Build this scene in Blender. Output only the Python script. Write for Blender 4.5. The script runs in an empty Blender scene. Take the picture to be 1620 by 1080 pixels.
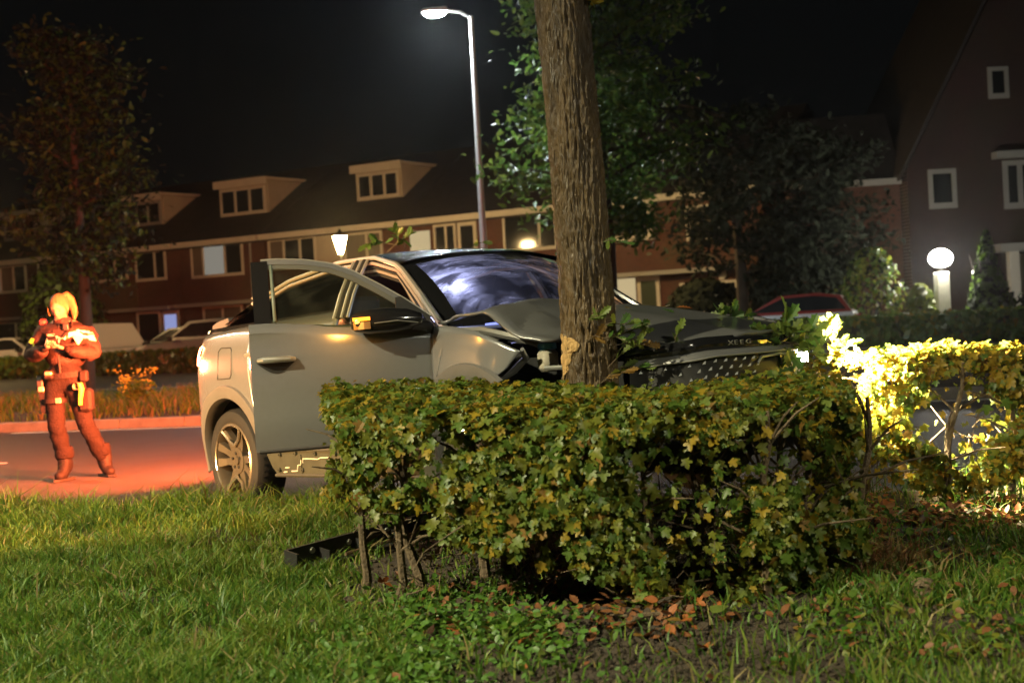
import bpy, bmesh, math, random
import numpy as np
from mathutils import Vector, Matrix, noise as mnoise

scene = bpy.context.scene
COL = scene.collection
R = math.radians
random.seed(7)
RNG = np.random.default_rng(11)

# ------------------------------------------------------------------ camera
CAM_H = 1.22
cam_d = bpy.data.cameras.new("camera")
cam_d.lens = 50.0
cam_d.sensor_width = 36.0
cam_d.clip_start = 0.05
cam_d.clip_end = 900.0
cam_d.dof.use_dof = True
cam_d.dof.focus_distance = 7.2
cam_d.dof.aperture_fstop = 3.2
cam = bpy.data.objects.new("camera", cam_d)
COL.objects.link(cam)
_p, _r = R(-1.02), R(3.2)                     # pitch down a degree, camera rolled three degrees
_f = Vector((0, math.cos(_p), math.sin(_p)))
_u0 = Vector((0, -math.sin(_p), math.cos(_p)))
_r0 = Vector((1, 0, 0))
_rc = _r0 * math.cos(_r) - _u0 * math.sin(_r)
_uc = _r0 * math.sin(_r) + _u0 * math.cos(_r)
cam.matrix_world = Matrix(((_rc.x, _uc.x, -_f.x, 0), (_rc.y, _uc.y, -_f.y, 0), (_rc.z, _uc.z, -_f.z, CAM_H), (0, 0, 0, 1)))
scene.camera = cam

# ------------------------------------------------------------------ night sky, exposure
world = bpy.data.worlds.new("World")
scene.world = world
world.use_nodes = True
_bg = world.node_tree.nodes["Background"]
_bg.inputs[0].default_value = (0.75, 0.9, 1.0, 1)
_bg.inputs[1].default_value = 0.0016
vs = scene.view_settings
vs.view_transform = 'Standard'
vs.look = 'None'
vs.exposure = 0.35
vs.gamma = 1.0
vs.use_curve_mapping = False
scene.cycles.use_denoising = True
scene.cycles.use_adaptive_sampling = True
scene.cycles.adaptive_threshold = .02
scene.cycles.max_bounces = 7
scene.cycles.diffuse_bounces = 3
scene.cycles.glossy_bounces = 3
scene.cycles.transmission_bounces = 5
scene.cycles.transparent_max_bounces = 10
scene.cycles.sample_clamp_indirect = 4.0
scene.cycles.caustics_reflective = False
scene.cycles.caustics_refractive = False


# ------------------------------------------------------------------ helpers: materials
MATS = {}


def mat(name, color=(.5, .5, .5), rough=.6, metal=0.0, spec=.5, var=0.0, vscale=6.0, bump=0.0, bscale=40.0,
        coat=0.0, emit=None, estr=0.0, trans=0.0, stretch=None, color2=None, rvar=0.0, alpha=1.0):
    """one Principled material; var mixes in a second tone by noise, bump adds fine relief"""
    if name in MATS:
        return MATS[name]
    m = bpy.data.materials.new(name)
    m.use_nodes = True
    nt = m.node_tree
    b = nt.nodes["Principled BSDF"]
    b.inputs["Base Color"].default_value = (*color, 1)
    b.inputs["Roughness"].default_value = rough
    b.inputs["Metallic"].default_value = metal
    b.inputs["Specular IOR Level"].default_value = spec
    b.inputs["Coat Weight"].default_value = coat
    b.inputs["Coat Roughness"].default_value = .08
    b.inputs["Alpha"].default_value = alpha
    if emit:
        b.inputs["Emission Color"].default_value = (*emit, 1)
        b.inputs["Emission Strength"].default_value = estr
    if trans:
        b.inputs["Transmission Weight"].default_value = trans
    tc = mp = None
    if var or bump or rvar:
        tc = nt.nodes.new("ShaderNodeTexCoord")
        mp = nt.nodes.new("ShaderNodeMapping")
        if stretch:
            mp.inputs["Scale"].default_value = stretch
        nt.links.new(tc.outputs["Object"], mp.inputs[0])
    if var:
        n = nt.nodes.new("ShaderNodeTexNoise")
        n.inputs["Scale"].default_value = vscale
        n.inputs["Detail"].default_value = 5
        n.inputs["Roughness"].default_value = .65
        nt.links.new(mp.outputs[0], n.inputs["Vector"])
        rmp = nt.nodes.new("ShaderNodeMapRange")
        rmp.inputs["From Min"].default_value = .3
        rmp.inputs["From Max"].default_value = .7
        nt.links.new(n.outputs["Fac"], rmp.inputs["Value"])
        mx = nt.nodes.new("ShaderNodeMix")
        mx.data_type = 'RGBA'
        c2 = color2 or tuple(max(0, c * (1 - var)) for c in color)
        mx.inputs[6].default_value = (*color, 1)
        mx.inputs[7].default_value = (*c2, 1)
        nt.links.new(rmp.outputs[0], mx.inputs[0])
        nt.links.new(mx.outputs[2], b.inputs["Base Color"])
        if rvar:
            r2 = nt.nodes.new("ShaderNodeMapRange")
            r2.inputs["To Min"].default_value = rough
            r2.inputs["To Max"].default_value = max(.03, rough - rvar)
            nt.links.new(n.outputs["Fac"], r2.inputs["Value"])
            nt.links.new(r2.outputs[0], b.inputs["Roughness"])
    if bump:
        n2 = nt.nodes.new("ShaderNodeTexNoise")
        n2.inputs["Scale"].default_value = bscale
        n2.inputs["Detail"].default_value = 4
        nt.links.new(mp.outputs[0], n2.inputs["Vector"])
        bp = nt.nodes.new("ShaderNodeBump")
        bp.inputs["Strength"].default_value = bump
        bp.inputs["Distance"].default_value = .02
        nt.links.new(n2.outputs["Fac"], bp.inputs["Height"])
        nt.links.new(bp.outputs[0], b.inputs["Normal"])
    MATS[name] = m
    return m


def leaf_mat(name, color, rough=.45, tl=.35):
    """leaf: glossy diffuse with light coming through"""
    if name in MATS:
        return MATS[name]
    m = bpy.data.materials.new(name)
    m.use_nodes = True
    nt = m.node_tree
    b = nt.nodes["Principled BSDF"]
    b.inputs["Roughness"].default_value = rough
    b.inputs["Specular IOR Level"].default_value = .4
    tc = nt.nodes.new("ShaderNodeTexCoord")
    n = nt.nodes.new("ShaderNodeTexNoise")
    n.inputs["Scale"].default_value = 45
    nt.links.new(tc.outputs["Object"], n.inputs["Vector"])
    mx = nt.nodes.new("ShaderNodeMix")
    mx.data_type = 'RGBA'
    mx.inputs[6].default_value = (*[c * 1.3 for c in color], 1)
    mx.inputs[7].default_value = (color[0] * .75, color[1] * .65, color[2] * .6, 1)
    nt.links.new(n.outputs["Fac"], mx.inputs[0])
    nt.links.new(mx.outputs[2], b.inputs["Base Color"])
    t = nt.nodes.new("ShaderNodeBsdfTranslucent")
    nt.links.new(mx.outputs[2], t.inputs["Color"])
    ms = nt.nodes.new("ShaderNodeMixShader")
    ms.inputs[0].default_value = tl
    nt.links.new(b.outputs[0], ms.inputs[1])
    nt.links.new(t.outputs[0], ms.inputs[2])
    nt.links.new(ms.outputs[0], nt.nodes["Material Output"].inputs[0])
    MATS[name] = m
    return m


def emit_mat(name, color, strength):
    if name in MATS:
        return MATS[name]
    m = bpy.data.materials.new(name)
    m.use_nodes = True
    nt = m.node_tree
    nt.nodes.remove(nt.nodes["Principled BSDF"])
    e = nt.nodes.new("ShaderNodeEmission")
    e.inputs[0].default_value = (*color, 1)
    e.inputs[1].default_value = strength
    nt.links.new(e.outputs[0], nt.nodes["Material Output"].inputs[0])
    MATS[name] = m
    return m


def glass_mat(name, tint, refl=.12, rough=.03, dirt=0.0, dcol=(.5, .5, .5), dscale=6.0):
    """thin pane: tinted see-through plus mirror reflection, with optional film of dirt or damp"""
    if name in MATS:
        return MATS[name]
    m = bpy.data.materials.new(name)
    m.use_nodes = True
    nt = m.node_tree
    nt.nodes.remove(nt.nodes["Principled BSDF"])
    tr = nt.nodes.new("ShaderNodeBsdfTransparent")
    tr.inputs[0].default_value = (*tint, 1)
    gl = nt.nodes.new("ShaderNodeBsdfGlossy")
    gl.inputs["Roughness"].default_value = rough
    lw = nt.nodes.new("ShaderNodeLayerWeight")
    lw.inputs[0].default_value = .25
    ma = nt.nodes.new("ShaderNodeMath")
    ma.operation = 'MULTIPLY_ADD'
    ma.inputs[1].default_value = .7
    ma.inputs[2].default_value = refl * .4
    nt.links.new(lw.outputs["Fresnel"], ma.inputs[0])
    mx = nt.nodes.new("ShaderNodeMixShader")
    nt.links.new(ma.outputs[0], mx.inputs[0])
    nt.links.new(tr.outputs[0], mx.inputs[1])
    nt.links.new(gl.outputs[0], mx.inputs[2])
    last = mx
    if dirt:
        tc = nt.nodes.new("ShaderNodeTexCoord")
        n = nt.nodes.new("ShaderNodeTexNoise")
        n.inputs["Scale"].default_value = dscale
        n.inputs["Detail"].default_value = 6
        n.inputs["Distortion"].default_value = 1.2
        nt.links.new(tc.outputs["Object"], n.inputs["Vector"])
        mr = nt.nodes.new("ShaderNodeMapRange")
        mr.inputs["From Min"].default_value = .42
        mr.inputs["From Max"].default_value = .75
        mr.inputs["To Min"].default_value = dirt * .25
        mr.inputs["To Max"].default_value = dirt
        nt.links.new(n.outputs["Fac"], mr.inputs["Value"])
        d = nt.nodes.new("ShaderNodeBsdfDiffuse")
        d.inputs[0].default_value = (*dcol, 1)
        t2 = nt.nodes.new("ShaderNodeBsdfTranslucent")
        t2.inputs[0].default_value = (*dcol, 1)
        ad = nt.nodes.new("ShaderNodeMixShader")
        ad.inputs[0].default_value = .5
        nt.links.new(d.outputs[0], ad.inputs[1])
        nt.links.new(t2.outputs[0], ad.inputs[2])
        m2 = nt.nodes.new("ShaderNodeMixShader")
        nt.links.new(mr.outputs[0], m2.inputs[0])
        nt.links.new(mx.outputs[0], m2.inputs[1])
        nt.links.new(ad.outputs[0], m2.inputs[2])
        last = m2
    nt.links.new(last.outputs[0], nt.nodes["Material Output"].inputs[0])
    MATS[name] = m
    return m


# ------------------------------------------------------------------ helpers: meshes and objects
class MB:
    """collects simple shapes and links them as one mesh object"""

    def __init__(self):
        self.v = []
        self.f = []
        self.mi = []

    def add(self, vs_, fs, mi=0):
        o = len(self.v)
        self.v += [tuple(p) for p in vs_]
        self.f += [tuple(i + o for i in f) for f in fs]
        self.mi += [mi] * len(fs)
        return self

    def box(self, x0, x1, y0, y1, z0, z1, mi=0, bev=0.0):
        if bev:
            b = bev
            vs_ = []
            for (z, q) in ((z0, b), (z0 + b, 0), (z1 - b, 0), (z1, b)):
                xa, xb, ya, yb = x0 + q, x1 - q, y0 + q, y1 - q
                k = b if q == 0 else 0
                vs_ += [(xa + k, ya, z), (xb - k, ya, z), (xb, ya + k, z), (xb, yb - k, z),
                        (xb - k, yb, z), (xa + k, yb, z), (xa, yb - k, z), (xa, ya + k, z)]
            fs = [tuple(range(7, -1, -1)), tuple(range(24, 32))]
            for l in range(3):
                for i in range(8):
                    j = (i + 1) % 8
                    fs.append((l * 8 + i, l * 8 + j, l * 8 + 8 + j, l * 8 + 8 + i))
            return self.add(vs_, fs, mi)
        vs_ = [(x0, y0, z0), (x1, y0, z0), (x1, y1, z0), (x0, y1, z0), (x0, y0, z1), (x1, y0, z1), (x1, y1, z1), (x0, y1, z1)]
        return self.add(vs_, [(3, 2, 1, 0), (4, 5, 6, 7), (0, 1, 5, 4), (1, 2, 6, 5), (2, 3, 7, 6), (3, 0, 4, 7)], mi)

    def tube(self, pts, rad, n=8, mi=0, cap=True, flat=1.0):
        pts = [Vector(p) for p in pts]
        if not hasattr(rad, '__len__'):
            rad = [rad] * len(pts)
        vs_, fs = [], []
        prev = None
        for i, p in enumerate(pts):
            d = (pts[min(i + 1, len(pts) - 1)] - pts[max(i - 1, 0)])
            if d.length < 1e-9:
                d = Vector((0, 0, 1))
            d.normalize()
            if prev is None:
                a = Vector((0, 0, 1)) if abs(d.z) < .9 else Vector((1, 0, 0))
                s = d.cross(a).normalized()
            else:
                s = (prev - d * prev.dot(d))
                s = s.normalized() if s.length > 1e-6 else d.orthogonal().normalized()
            prev = s
            t = d.cross(s)
            for k in range(n):
                an = 2 * math.pi * k / n
                vs_.append(p + (s * math.cos(an) + t * math.sin(an) * flat) * rad[i])
        for i in range(len(pts) - 1):
            for k in range(n):
                k2 = (k + 1) % n
                fs.append((i * n + k, i * n + k2, i * n + n + k2, i * n + n + k))
        if cap:
            fs.append(tuple(range(n - 1, -1, -1)))
            fs.append(tuple(range((len(pts) - 1) * n, len(pts) * n)))
        return self.add(vs_, fs, mi)

    def lathe(self, prof, n=16, mi=0, axis='z', c=(0, 0, 0)):
        """prof: (radius, height) pairs turned about an axis through c"""
        vs_, fs = [], []
        for (r, h) in prof:
            for k in range(n):
                a = 2 * math.pi * k / n
                x, y = r * math.cos(a), r * math.sin(a)
                p = {'z': (x, y, h), 'y': (x, h, y), 'x': (h, x, y)}[axis]
                vs_.append((p[0] + c[0], p[1] + c[1], p[2] + c[2]))
        for i in range(len(prof) - 1):
            for k in range(n):
                k2 = (k + 1) % n
                fs.append((i * n + k, i * n + k2, i * n + n + k2, i * n + n + k))
        return self.add(vs_, fs, mi)

    def ell(self, c, r, n=12, m=8, mi=0):
        vs_, fs = [], []
        for i in range(m + 1):
            t = math.pi * i / m
            for k in range(n):
                a = 2 * math.pi * k / n
                vs_.append((c[0] + r[0] * math.sin(t) * math.cos(a), c[1] + r[1] * math.sin(t) * math.sin(a), c[2] + r[2] * math.cos(t)))
        for i in range(m):
            for k in range(n):
                k2 = (k + 1) % n
                fs.append((i * n + k, i * n + n + k, i * n + n + k2, i * n + k2))
        return self.add(vs_, fs, mi)

    def grid(self, P, mi=0):
        """P[i][j] points"""
        a, b = len(P), len(P[0])
        vs_ = [q for row in P for q in row]
        fs = [(i * b + j, i * b + j + 1, i * b + b + j + 1, i * b + b + j) for i in range(a - 1) for j in range(b - 1)]
        return self.add(vs_, fs, mi)

    def prism(self, poly, y0, y1, mi=0):
        """poly of (x, z) pushed along y"""
        n = len(poly)
        vs_ = [(x, y0, z) for x, z in poly] + [(x, y1, z) for x, z in poly]
        fs = [tuple(range(n)), tuple(range(2 * n - 1, n - 1, -1))]
        fs += [(i, n + i, n + (i + 1) % n, (i + 1) % n) for i in range(n)]
        return self.add(vs_, fs, mi)

    def mesh(self, name, mats, smooth=False, fix=True, sharp=38):
        me = bpy.data.meshes.new(name)
        me.from_pydata(self.v, [], self.f)
        for m in (mats if isinstance(mats, (list, tuple)) else [mats]):
            me.materials.append(m)
        if any(self.mi):
            me.polygons.foreach_set("material_index", self.mi)
        if fix:
            bm = bmesh.new()
            bm.from_mesh(me)
            bmesh.ops.remove_doubles(bm, verts=bm.verts, dist=1e-5)
            bmesh.ops.recalc_face_normals(bm, faces=bm.faces)
            if smooth:
                for e in bm.edges:
                    if len(e.link_faces) == 2 and e.calc_face_angle(0) > R(sharp):
                        e.smooth = False
            bm.to_mesh(me)
            bm.free()
        if smooth:
            me.polygons.foreach_set("use_smooth", [True] * len(me.polygons))
        me.update()
        return me

    def build(self, name, mats, parent=None, smooth=False, loc=None, fix=True, sharp=38):
        return link(name, self.mesh(name, mats, smooth, fix, sharp), parent, loc)


def link(name, me, parent=None, loc=None):
    o = bpy.data.objects.new(name, me)
    COL.objects.link(o)
    if parent:
        o.parent = parent
    if loc is not None:
        o.location = loc
    return o


def empty(name, loc=(0, 0, 0), rz=0.0, parent=None):
    o = bpy.data.objects.new(name, None)
    o.empty_display_size = .2
    COL.objects.link(o)
    o.location = loc
    o.rotation_euler = (0, 0, rz)
    if parent:
        o.parent = parent
    return o


def tag(o, label=None, cat=None, group=None, kind=None):
    if label:
        o["label"] = label
    if cat:
        o["category"] = cat
    if group:
        o["group"] = group
    if kind:
        o["kind"] = kind
    return o


def kids(o):
    return [c for c in bpy.data.objects if c.parent == o]


def copy_tree(o, parent=None):
    ch = kids(o)
    c = o.copy()
    COL.objects.link(c)
    if parent:
        c.parent = parent
    for k in ch:
        copy_tree(k, c)
    return c


def np_mesh(name, V, F, mats, mi=None, smooth=False):
    """fast mesh from arrays: V (n,3), F (m,k)"""
    me = bpy.data.meshes.new(name)
    n, k = F.shape
    me.vertices.add(len(V))
    me.vertices.foreach_set("co", np.ascontiguousarray(V, dtype=np.float32).ravel())
    me.loops.add(n * k)
    me.loops.foreach_set("vertex_index", np.ascontiguousarray(F, dtype=np.int32).ravel())
    me.polygons.add(n)
    me.polygons.foreach_set("loop_start", np.arange(0, n * k, k, dtype=np.int32))
    for m in (mats if isinstance(mats, (list, tuple)) else [mats]):
        me.materials.append(m)
    if mi is not None:
        me.polygons.foreach_set("material_index", np.ascontiguousarray(mi, dtype=np.int32))
    if smooth:
        me.polygons.foreach_set("use_smooth", np.ones(n, dtype=bool))
    me.update(calc_edges=True)
    return me


def basis(n, spin):
    """orthonormal frames (N,3,3) with third axis n"""
    n = n / np.linalg.norm(n, axis=1, keepdims=True)
    a = np.where(np.abs(n[:, 2:3]) < .95, np.array([[0, 0, 1.]]), np.array([[1., 0, 0]]))
    x = np.cross(a, n)
    x /= np.linalg.norm(x, axis=1, keepdims=True)
    y = np.cross(n, x)
    c, s = np.cos(spin)[:, None], np.sin(spin)[:, None]
    return np.stack([x * c + y * s, -x * s + y * c, n], 1)


def scatter(name, leafV, leafF, pos, nrm, spin, size, mats, mi, parent=None):
    """one joined mesh of many copies of a small leaf"""
    N, k = len(pos), len(leafV)
    B = basis(nrm, spin)
    V = np.einsum('lk,nkj->nlj', leafV, B) * size[:, None, None] + pos[:, None, :]
    F = (leafF[None] + (np.arange(N) * k)[:, None, None]).reshape(-1, leafF.shape[1])
    me = np_mesh(name, V.reshape(-1, 3), F, mats, np.repeat(mi, len(leafF)))
    return link(name, me, parent)


def leaf_shape(outline, fold=.18, droop=.12):
    """outline of (x, y), y from stalk 0 to tip 1; a fan about the middle, folded along the midrib"""
    pts = np.array([(0, .42)] + list(outline), float)
    z = np.abs(pts[:, 0]) * fold - (pts[:, 1] ** 2) * droop
    V = np.column_stack([pts[:, 0], pts[:, 1] - .1, z])
    n = len(outline)
    F = np.array([(0, 1 + i, 1 + (i + 1) % n) for i in range(n)])
    return V, F


MAPLE = leaf_shape([(0, 0), (.15, .03), (.36, .0), (.42, .12), (.27, .27), (.50, .34), (.61, .50), (.54, .60), (.38, .58), (.22, .56), (.25, .74), (.15, .93), (0, 1.0),
                    (-.15, .93), (-.25, .74), (-.22, .56), (-.38, .58), (-.54, .60), (-.61, .50), (-.50, .34), (-.27, .27), (-.42, .12), (-.36, .0), (-.15, .03)], .24, .22)
OAK = leaf_shape([(0, -.12), (.07, .08), (.17, .2), (.1, .28), (.26, .42), (.14, .48), (.32, .66), (.16, .7), (.22, .88), (.08, .9), (0, 1.02),
                  (-.08, .9), (-.22, .88), (-.16, .7), (-.32, .66), (-.14, .48), (-.26, .42), (-.1, .28), (-.17, .2), (-.07, .08)], fold=.25)
OVAL = leaf_shape([(0, 0), (.2, .18), (.3, .45), (.2, .75), (0, 1), (-.2, .75), (-.3, .45), (-.2, .18)])
QUAD = (np.array([(-.42, 0, 0), (0, -.5, .08), (.42, .05, 0), (0, .6, -.1)]), np.array([(0, 1, 2, 3)]))


def fbm(x, y, z=0.0, o=3):
    return mnoise.fractal(Vector((x, y, z)), 1.0, 2.0, o)


def lamp(name, kind, loc, color, power, parent=None, size=.1, target=None, spot=None, blend=.4):
    d = bpy.data.lights.new(name, kind)
    d.color = color
    d.energy = power
    if kind in ('POINT', 'SPOT'):
        d.shadow_soft_size = size
    if kind == 'AREA':
        d.size = size
    if kind == 'SPOT':
        d.spot_size = spot or R(90)
        d.spot_blend = blend
    o = bpy.data.objects.new(name, d)
    COL.objects.link(o)
    o.location = loc
    if target is not None:
        o.rotation_euler = (Vector(target) - Vector(loc)).to_track_quat('-Z', 'Y').to_euler()
    if parent:
        o.parent = parent
    return o
# ------------------------------------------------------------------ materials
LED = (1.0, .90, .54)
WARM = (1.0, .66, .28)
M_asph = mat("asphalt", (.055, .052, .05), .62, var=.35, vscale=3.0, bump=.5, bscale=260, rvar=.22)
M_asph2 = mat("asphalt_old", (.075, .072, .068), .7, var=.3, vscale=2.0, bump=.4, bscale=200)
M_kerb = mat("concrete_kerb", (.26, .245, .22), .8, var=.35, vscale=5, bump=.4, bscale=90)
M_line = mat("road_paint", (.85, .83, .76), .6, var=.15, vscale=12)
M_soil = mat("soil", (.060, .042, .026), .95, var=.6, vscale=7, bump=1.0, bscale=50, color2=(.022, .016, .010))
M_dirt = mat("far_ground", (.045, .04, .03), .95, var=.4, vscale=1)
M_slab = mat("paving", (.16, .15, .14), .85, var=.3, vscale=3)
G1 = leaf_mat("grass_green", (.085, .185, .018), .5, .4)
G2 = leaf_mat("grass_yellow_green", (.155, .215, .028), .5, .4)
G3 = leaf_mat("grass_dry", (.210, .170, .070), .6, .25)
G4 = leaf_mat("grass_dark", (.050, .130, .016), .5, .4)
L1 = leaf_mat("leaf_olive", (.170, .195, .026), .42, .45)
L2 = leaf_mat("leaf_green", (.085, .155, .024), .40, .45)
L3 = leaf_mat("leaf_yellow", (.340, .250, .024), .45, .5)
L4 = leaf_mat("leaf_tan", (.250, .150, .034), .55, .4)
L5 = leaf_mat("leaf_pale_green", (.150, .210, .045), .42, .45)
LDK = leaf_mat("shade_tone_foliage", (.014, .021, .009), .95, .2)  # leaf colour darkened so these plants look unlit under the lamps
LO = leaf_mat("oak_leaf_green", (.070, .150, .030), .40)
LO2 = leaf_mat("oak_leaf_light", (.150, .220, .040), .42)
LD1 = leaf_mat("dead_leaf_orange", (.260, .085, .018), .6, .15)
LD2 = leaf_mat("dead_leaf_brown", (.150, .060, .022), .6, .15)
M_twig = mat("twig_bark", (.150, .105, .060), .85, var=.5, vscale=30, bump=.6, bscale=80)
M_twig2 = mat("twig_dark", (.075, .05, .03), .85, var=.5, vscale=30)


def kerb_y(x):
    return 8.68 - .234 * x


# ------------------------------------------------------------------ sky is the World; ground, roads, verges
g = MB()
g.add([(-400, -60, -.03), (400, -60, -.03), (400, 600, -.03), (-400, 600, -.03)], [(0, 1, 2, 3)])
tag(g.build("ground", M_dirt), kind="structure")
RD = [(-60, kerb_y(-60) + .1), (40, kerb_y(40) + .1), (40, 17.73 - .30 * 40), (-60, 17.73 + 18)]
g = MB()
g.add([(x, y, 0) for x, y in RD], [(0, 1, 2, 3)])
tag(g.build("road", M_asph), kind="structure")


def med_a(x):
    return 17.62 - .30 * x


def med_b(x):
    return max(21.3 - .55 * x, med_a(x) + .4)


def hedge_y(x):
    return 38.4 - .6 * x


g = MB()
g.add([(-60, med_b(-60), .004), (30, med_b(30), .004), (30, hedge_y(30) - .6, .004), (-60, hedge_y(-60) - .6, .004)], [(0, 1, 2, 3)])
tag(g.build("far_road", M_asph2), kind="structure")
# parking strip and pavement before the houses
g = MB()
g.add([(-70, hedge_y(-70) - .6, .012), (50, hedge_y(50) - .6, .012), (50, hedge_y(50) + 16, .012), (-70, hedge_y(-70) + 16, .012)], [(0, 1, 2, 3)])
tag(g.build("parking_pavement", M_slab), kind="structure")

# near verge with a lumpy surface


def verge_z(x, y):
    k = min(1, max(0, (kerb_y(x) - y) / .5))
    return .085 + k * (.03 * fbm(x * 1.3, y * 1.3, 3) + .012 * fbm(x * 6, y * 6, 9)) + .03 * math.exp(-((x - .4) ** 2 + (y - 6.3) ** 2) / 1.2)


NX, NY = 190, 110
P = []
for i in range(NX + 1):
    x = -11 + 20 * i / NX
    ye = kerb_y(x)
    P.append([(x, .6 + (ye - .6) * (j / NY), verge_z(x, .6 + (ye - .6) * (j / NY))) for j in range(NY + 1)])
g = MB()
g.grid(P)
verge = g.build("verge", M_soil, smooth=True, fix=False)
tag(verge, kind="structure")

# kerbs: stones laid end to end
def kerb_run(name, fy, slope, x0, x1, w, h, n_len, z0=0.0, side=1):
    root = empty(name, (0, 0, 0))
    tag(root, kind="structure")
    ang = math.atan(slope)
    st = MB()
    st.box(.004, n_len - .004, 0, w, -.05, h, bev=.012)
    me = st.mesh("kerb_stone", M_kerb)
    dx = n_len * math.cos(ang)
    n = int((x1 - x0) / dx)
    for i in range(n):
        o = link("kerb_stone", me, root)
        o.location = (x0 + i * dx, fy(x0 + i * dx), z0 + random.uniform(-.004, .004))
        o.rotation_euler = (0, 0, ang + random.uniform(-.004, .004))
    return root


kerb_run("near_kerb", lambda x: kerb_y(x) + .004, -.234, -9.5, 9.5, .13, .09, 1.0)
kerb_run("median_kerb", lambda x: med_a(x) + .01, -.30, -14, 8, .16, .13, 1.0)

# median strip
P = []
for i in range(91):
    x = -40 + i * .6
    ya, yb = med_a(x) + .17, med_b(x)
    P.append([(x, ya + (yb - ya) * j / 8, .11 + .04 * fbm(x * .8, j * .7, 1) + .12 * math.sin(math.pi * j / 8)) for j in range(9)])
g = MB()
g.grid(P)
tag(g.build("median_strip", M_soil, smooth=True, fix=False), kind="structure")

# painted lines
def stripe(name, x0, x1, fy, w, z, sl):
    g_ = MB()
    n = 8
    P_ = [[(x0 + (x1 - x0) * i / n, fy(x0 + (x1 - x0) * i / n) + d, z) for d in (0, w)] for i in range(n + 1)]
    g_.grid(P_)
    return tag(g_.build(name, M_line), kind="structure")


stripe("road_line", -6.9, 6, lambda x: med_a(x) - .33, .13, .004, 0)
stripe("lane_dash", -8.5, -5.25, lambda x: 14.55 - .27 * (x + 5.25), .10, .004, 0)
stripe("lane_dash", -1.0, 2.5, lambda x: 14.55 - .27 * (x + 5.25), .10, .004, 0)
stripe("far_road_line", -12, -7.3, lambda x: 33.2 - .57 * (x + 8.1), .14, .008, 0)
stripe("far_road_line", -8.4, 2, lambda x: 30.6 - .57 * (x + 8.1), .14, .008, 0)

# the crashed car's own frame: origin under its rear axle, x forwards
CAR_T = Vector((-1.2076, 10.1937, 0.0))
CAR_YAW, CAR_PITCH = R(-51.3), R(-2.64)
_cm = Matrix.Translation(CAR_T) @ Matrix.Rotation(CAR_YAW, 4, 'Z') @ Matrix.Rotation(CAR_PITCH, 4, 'Y')
_cmi = _cm.inverted()
# ------------------------------------------------------------------ the crashed car
M_paint = mat("silver_paint", (.31, .315, .325), .27, metal=.55, coat=.6, var=.06, vscale=30)
M_paintd = mat("silver_paint_dark", (.25, .25, .25), .28, metal=.45, coat=.5)  # darker silver for bonnet, nose strip, spoiler and torn wing edge
M_black = mat("gloss_black", (.012, .012, .013), .12, coat=.6)
M_plast = mat("black_plastic", (.022, .021, .020), .5, bump=.15, bscale=300)
M_inner = mat("dark_inner", (.010, .010, .010), .85)
M_rub = mat("tyre_rubber", (.013, .013, .013), .75, bump=.3, bscale=160)
M_alloy = mat("alloy_dark", (.20, .17, .13), .35, metal=.7)
M_alloyb = mat("alloy_polished", (.74, .68, .56), .22, metal=.9)
M_sill = mat("bare_sill_metal", (.060, .066, .052), .5, metal=.25, var=.35, vscale=9)
M_seal = mat("sealant_white", (.72, .68, .55), .6)
M_chrome = mat("chrome", (.86, .86, .86), .4, metal=.3)
M_flare = mat("arch_trim_grey", (.20, .19, .18), .42, metal=.35, var=.15, vscale=10)
M_seat = mat("seat_fabric", (.035, .034, .036), .8)
M_rail = mat("satin_rail", (.62, .60, .55), .28, metal=.7)
M_rseal = mat("door_aperture_paint", (.40, .34, .30), .3, metal=.4, coat=.5)
M_tail = mat("tail_lens", (.55, .02, .01), .15, emit=(1, .26, .09), estr=55)
M_tail2 = mat("tail_lens_dim", (.40, .01, .01), .12, coat=.8)
M_amber = emit_mat("amber_led", (1, .27, .015), 5)
M_amberg = mat("amber_lens", (.16, .10, .04), .5)
M_head = emit_mat("headlamp_glow", (1, .96, .88), 120)
M_wind = None

car = empty("crashed_car")
car.matrix_world = _cm
tag(car, "silver sports utility car with open door, crumpled against the tree trunk", "car")

HWZ = [(.15, .84), (.3, .895), (.5, .922), (.75, .935), (.95, .932), (1.08, .915), (1.17, .875), (1.23, .84), (1.35, .765), (1.5, .655), (1.62, .56)]


def hw(x, z):
    w = HWZ[-1][1]
    for (a, wa), (b, wb) in zip(HWZ, HWZ[1:]):
        if z <= b:
            t = max(0, (z - a) / (b - a))
            w = wa + (wb - wa) * t
            break
    if x < -.15:
        w *= 1 - .42 * (min(1.1, (-.15 - x) / .66)) ** 3
    if x > 2.85:
        w *= 1 - .16 * ((x - 2.85) / .6) ** 2
    return w


def lin(poly, n):
    """resample a polyline of any dimension to n points"""
    A = np.array(poly, float)
    s = np.r_[0, np.cumsum(np.linalg.norm(np.diff(A, axis=0), axis=1))]
    t = np.linspace(0, s[-1], n)
    return np.column_stack([np.interp(t, s, A[:, k]) for k in range(A.shape[1])])


def side_panel(name, B, T, n=24, m=10, s=-1, off=0.0, mats=None, parent=car, th=.012, dent=None):
    b, t = lin(B, n), lin(T, n)
    P = []
    for i in range(n):
        col = []
        for j in range(m + 1):
            x, z = b[i] + (t[i] - b[i]) * j / m
            y = s * (hw(x, z) + off)
            if dent:
                x, y, z = dent(x, y, z)
            col.append((x, y, z))
        P.append(col)
    g_ = MB()
    g_.grid(P)
    o = g_.build(name, mats or M_paint, parent, smooth=True)
    md = o.modifiers.new("skin_thickness", 'SOLIDIFY')
    md.thickness = th
    md.offset = -1 if s < 0 else 1
    md.offset = 0
    return o


def arc(cx, cz, r, a0, a1, n=20):
    return [(cx + r * math.cos(R(a0 + (a1 - a0) * i / n)), cz + r * math.sin(R(a0 + (a1 - a0) * i / n))) for i in range(n + 1)]


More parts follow.
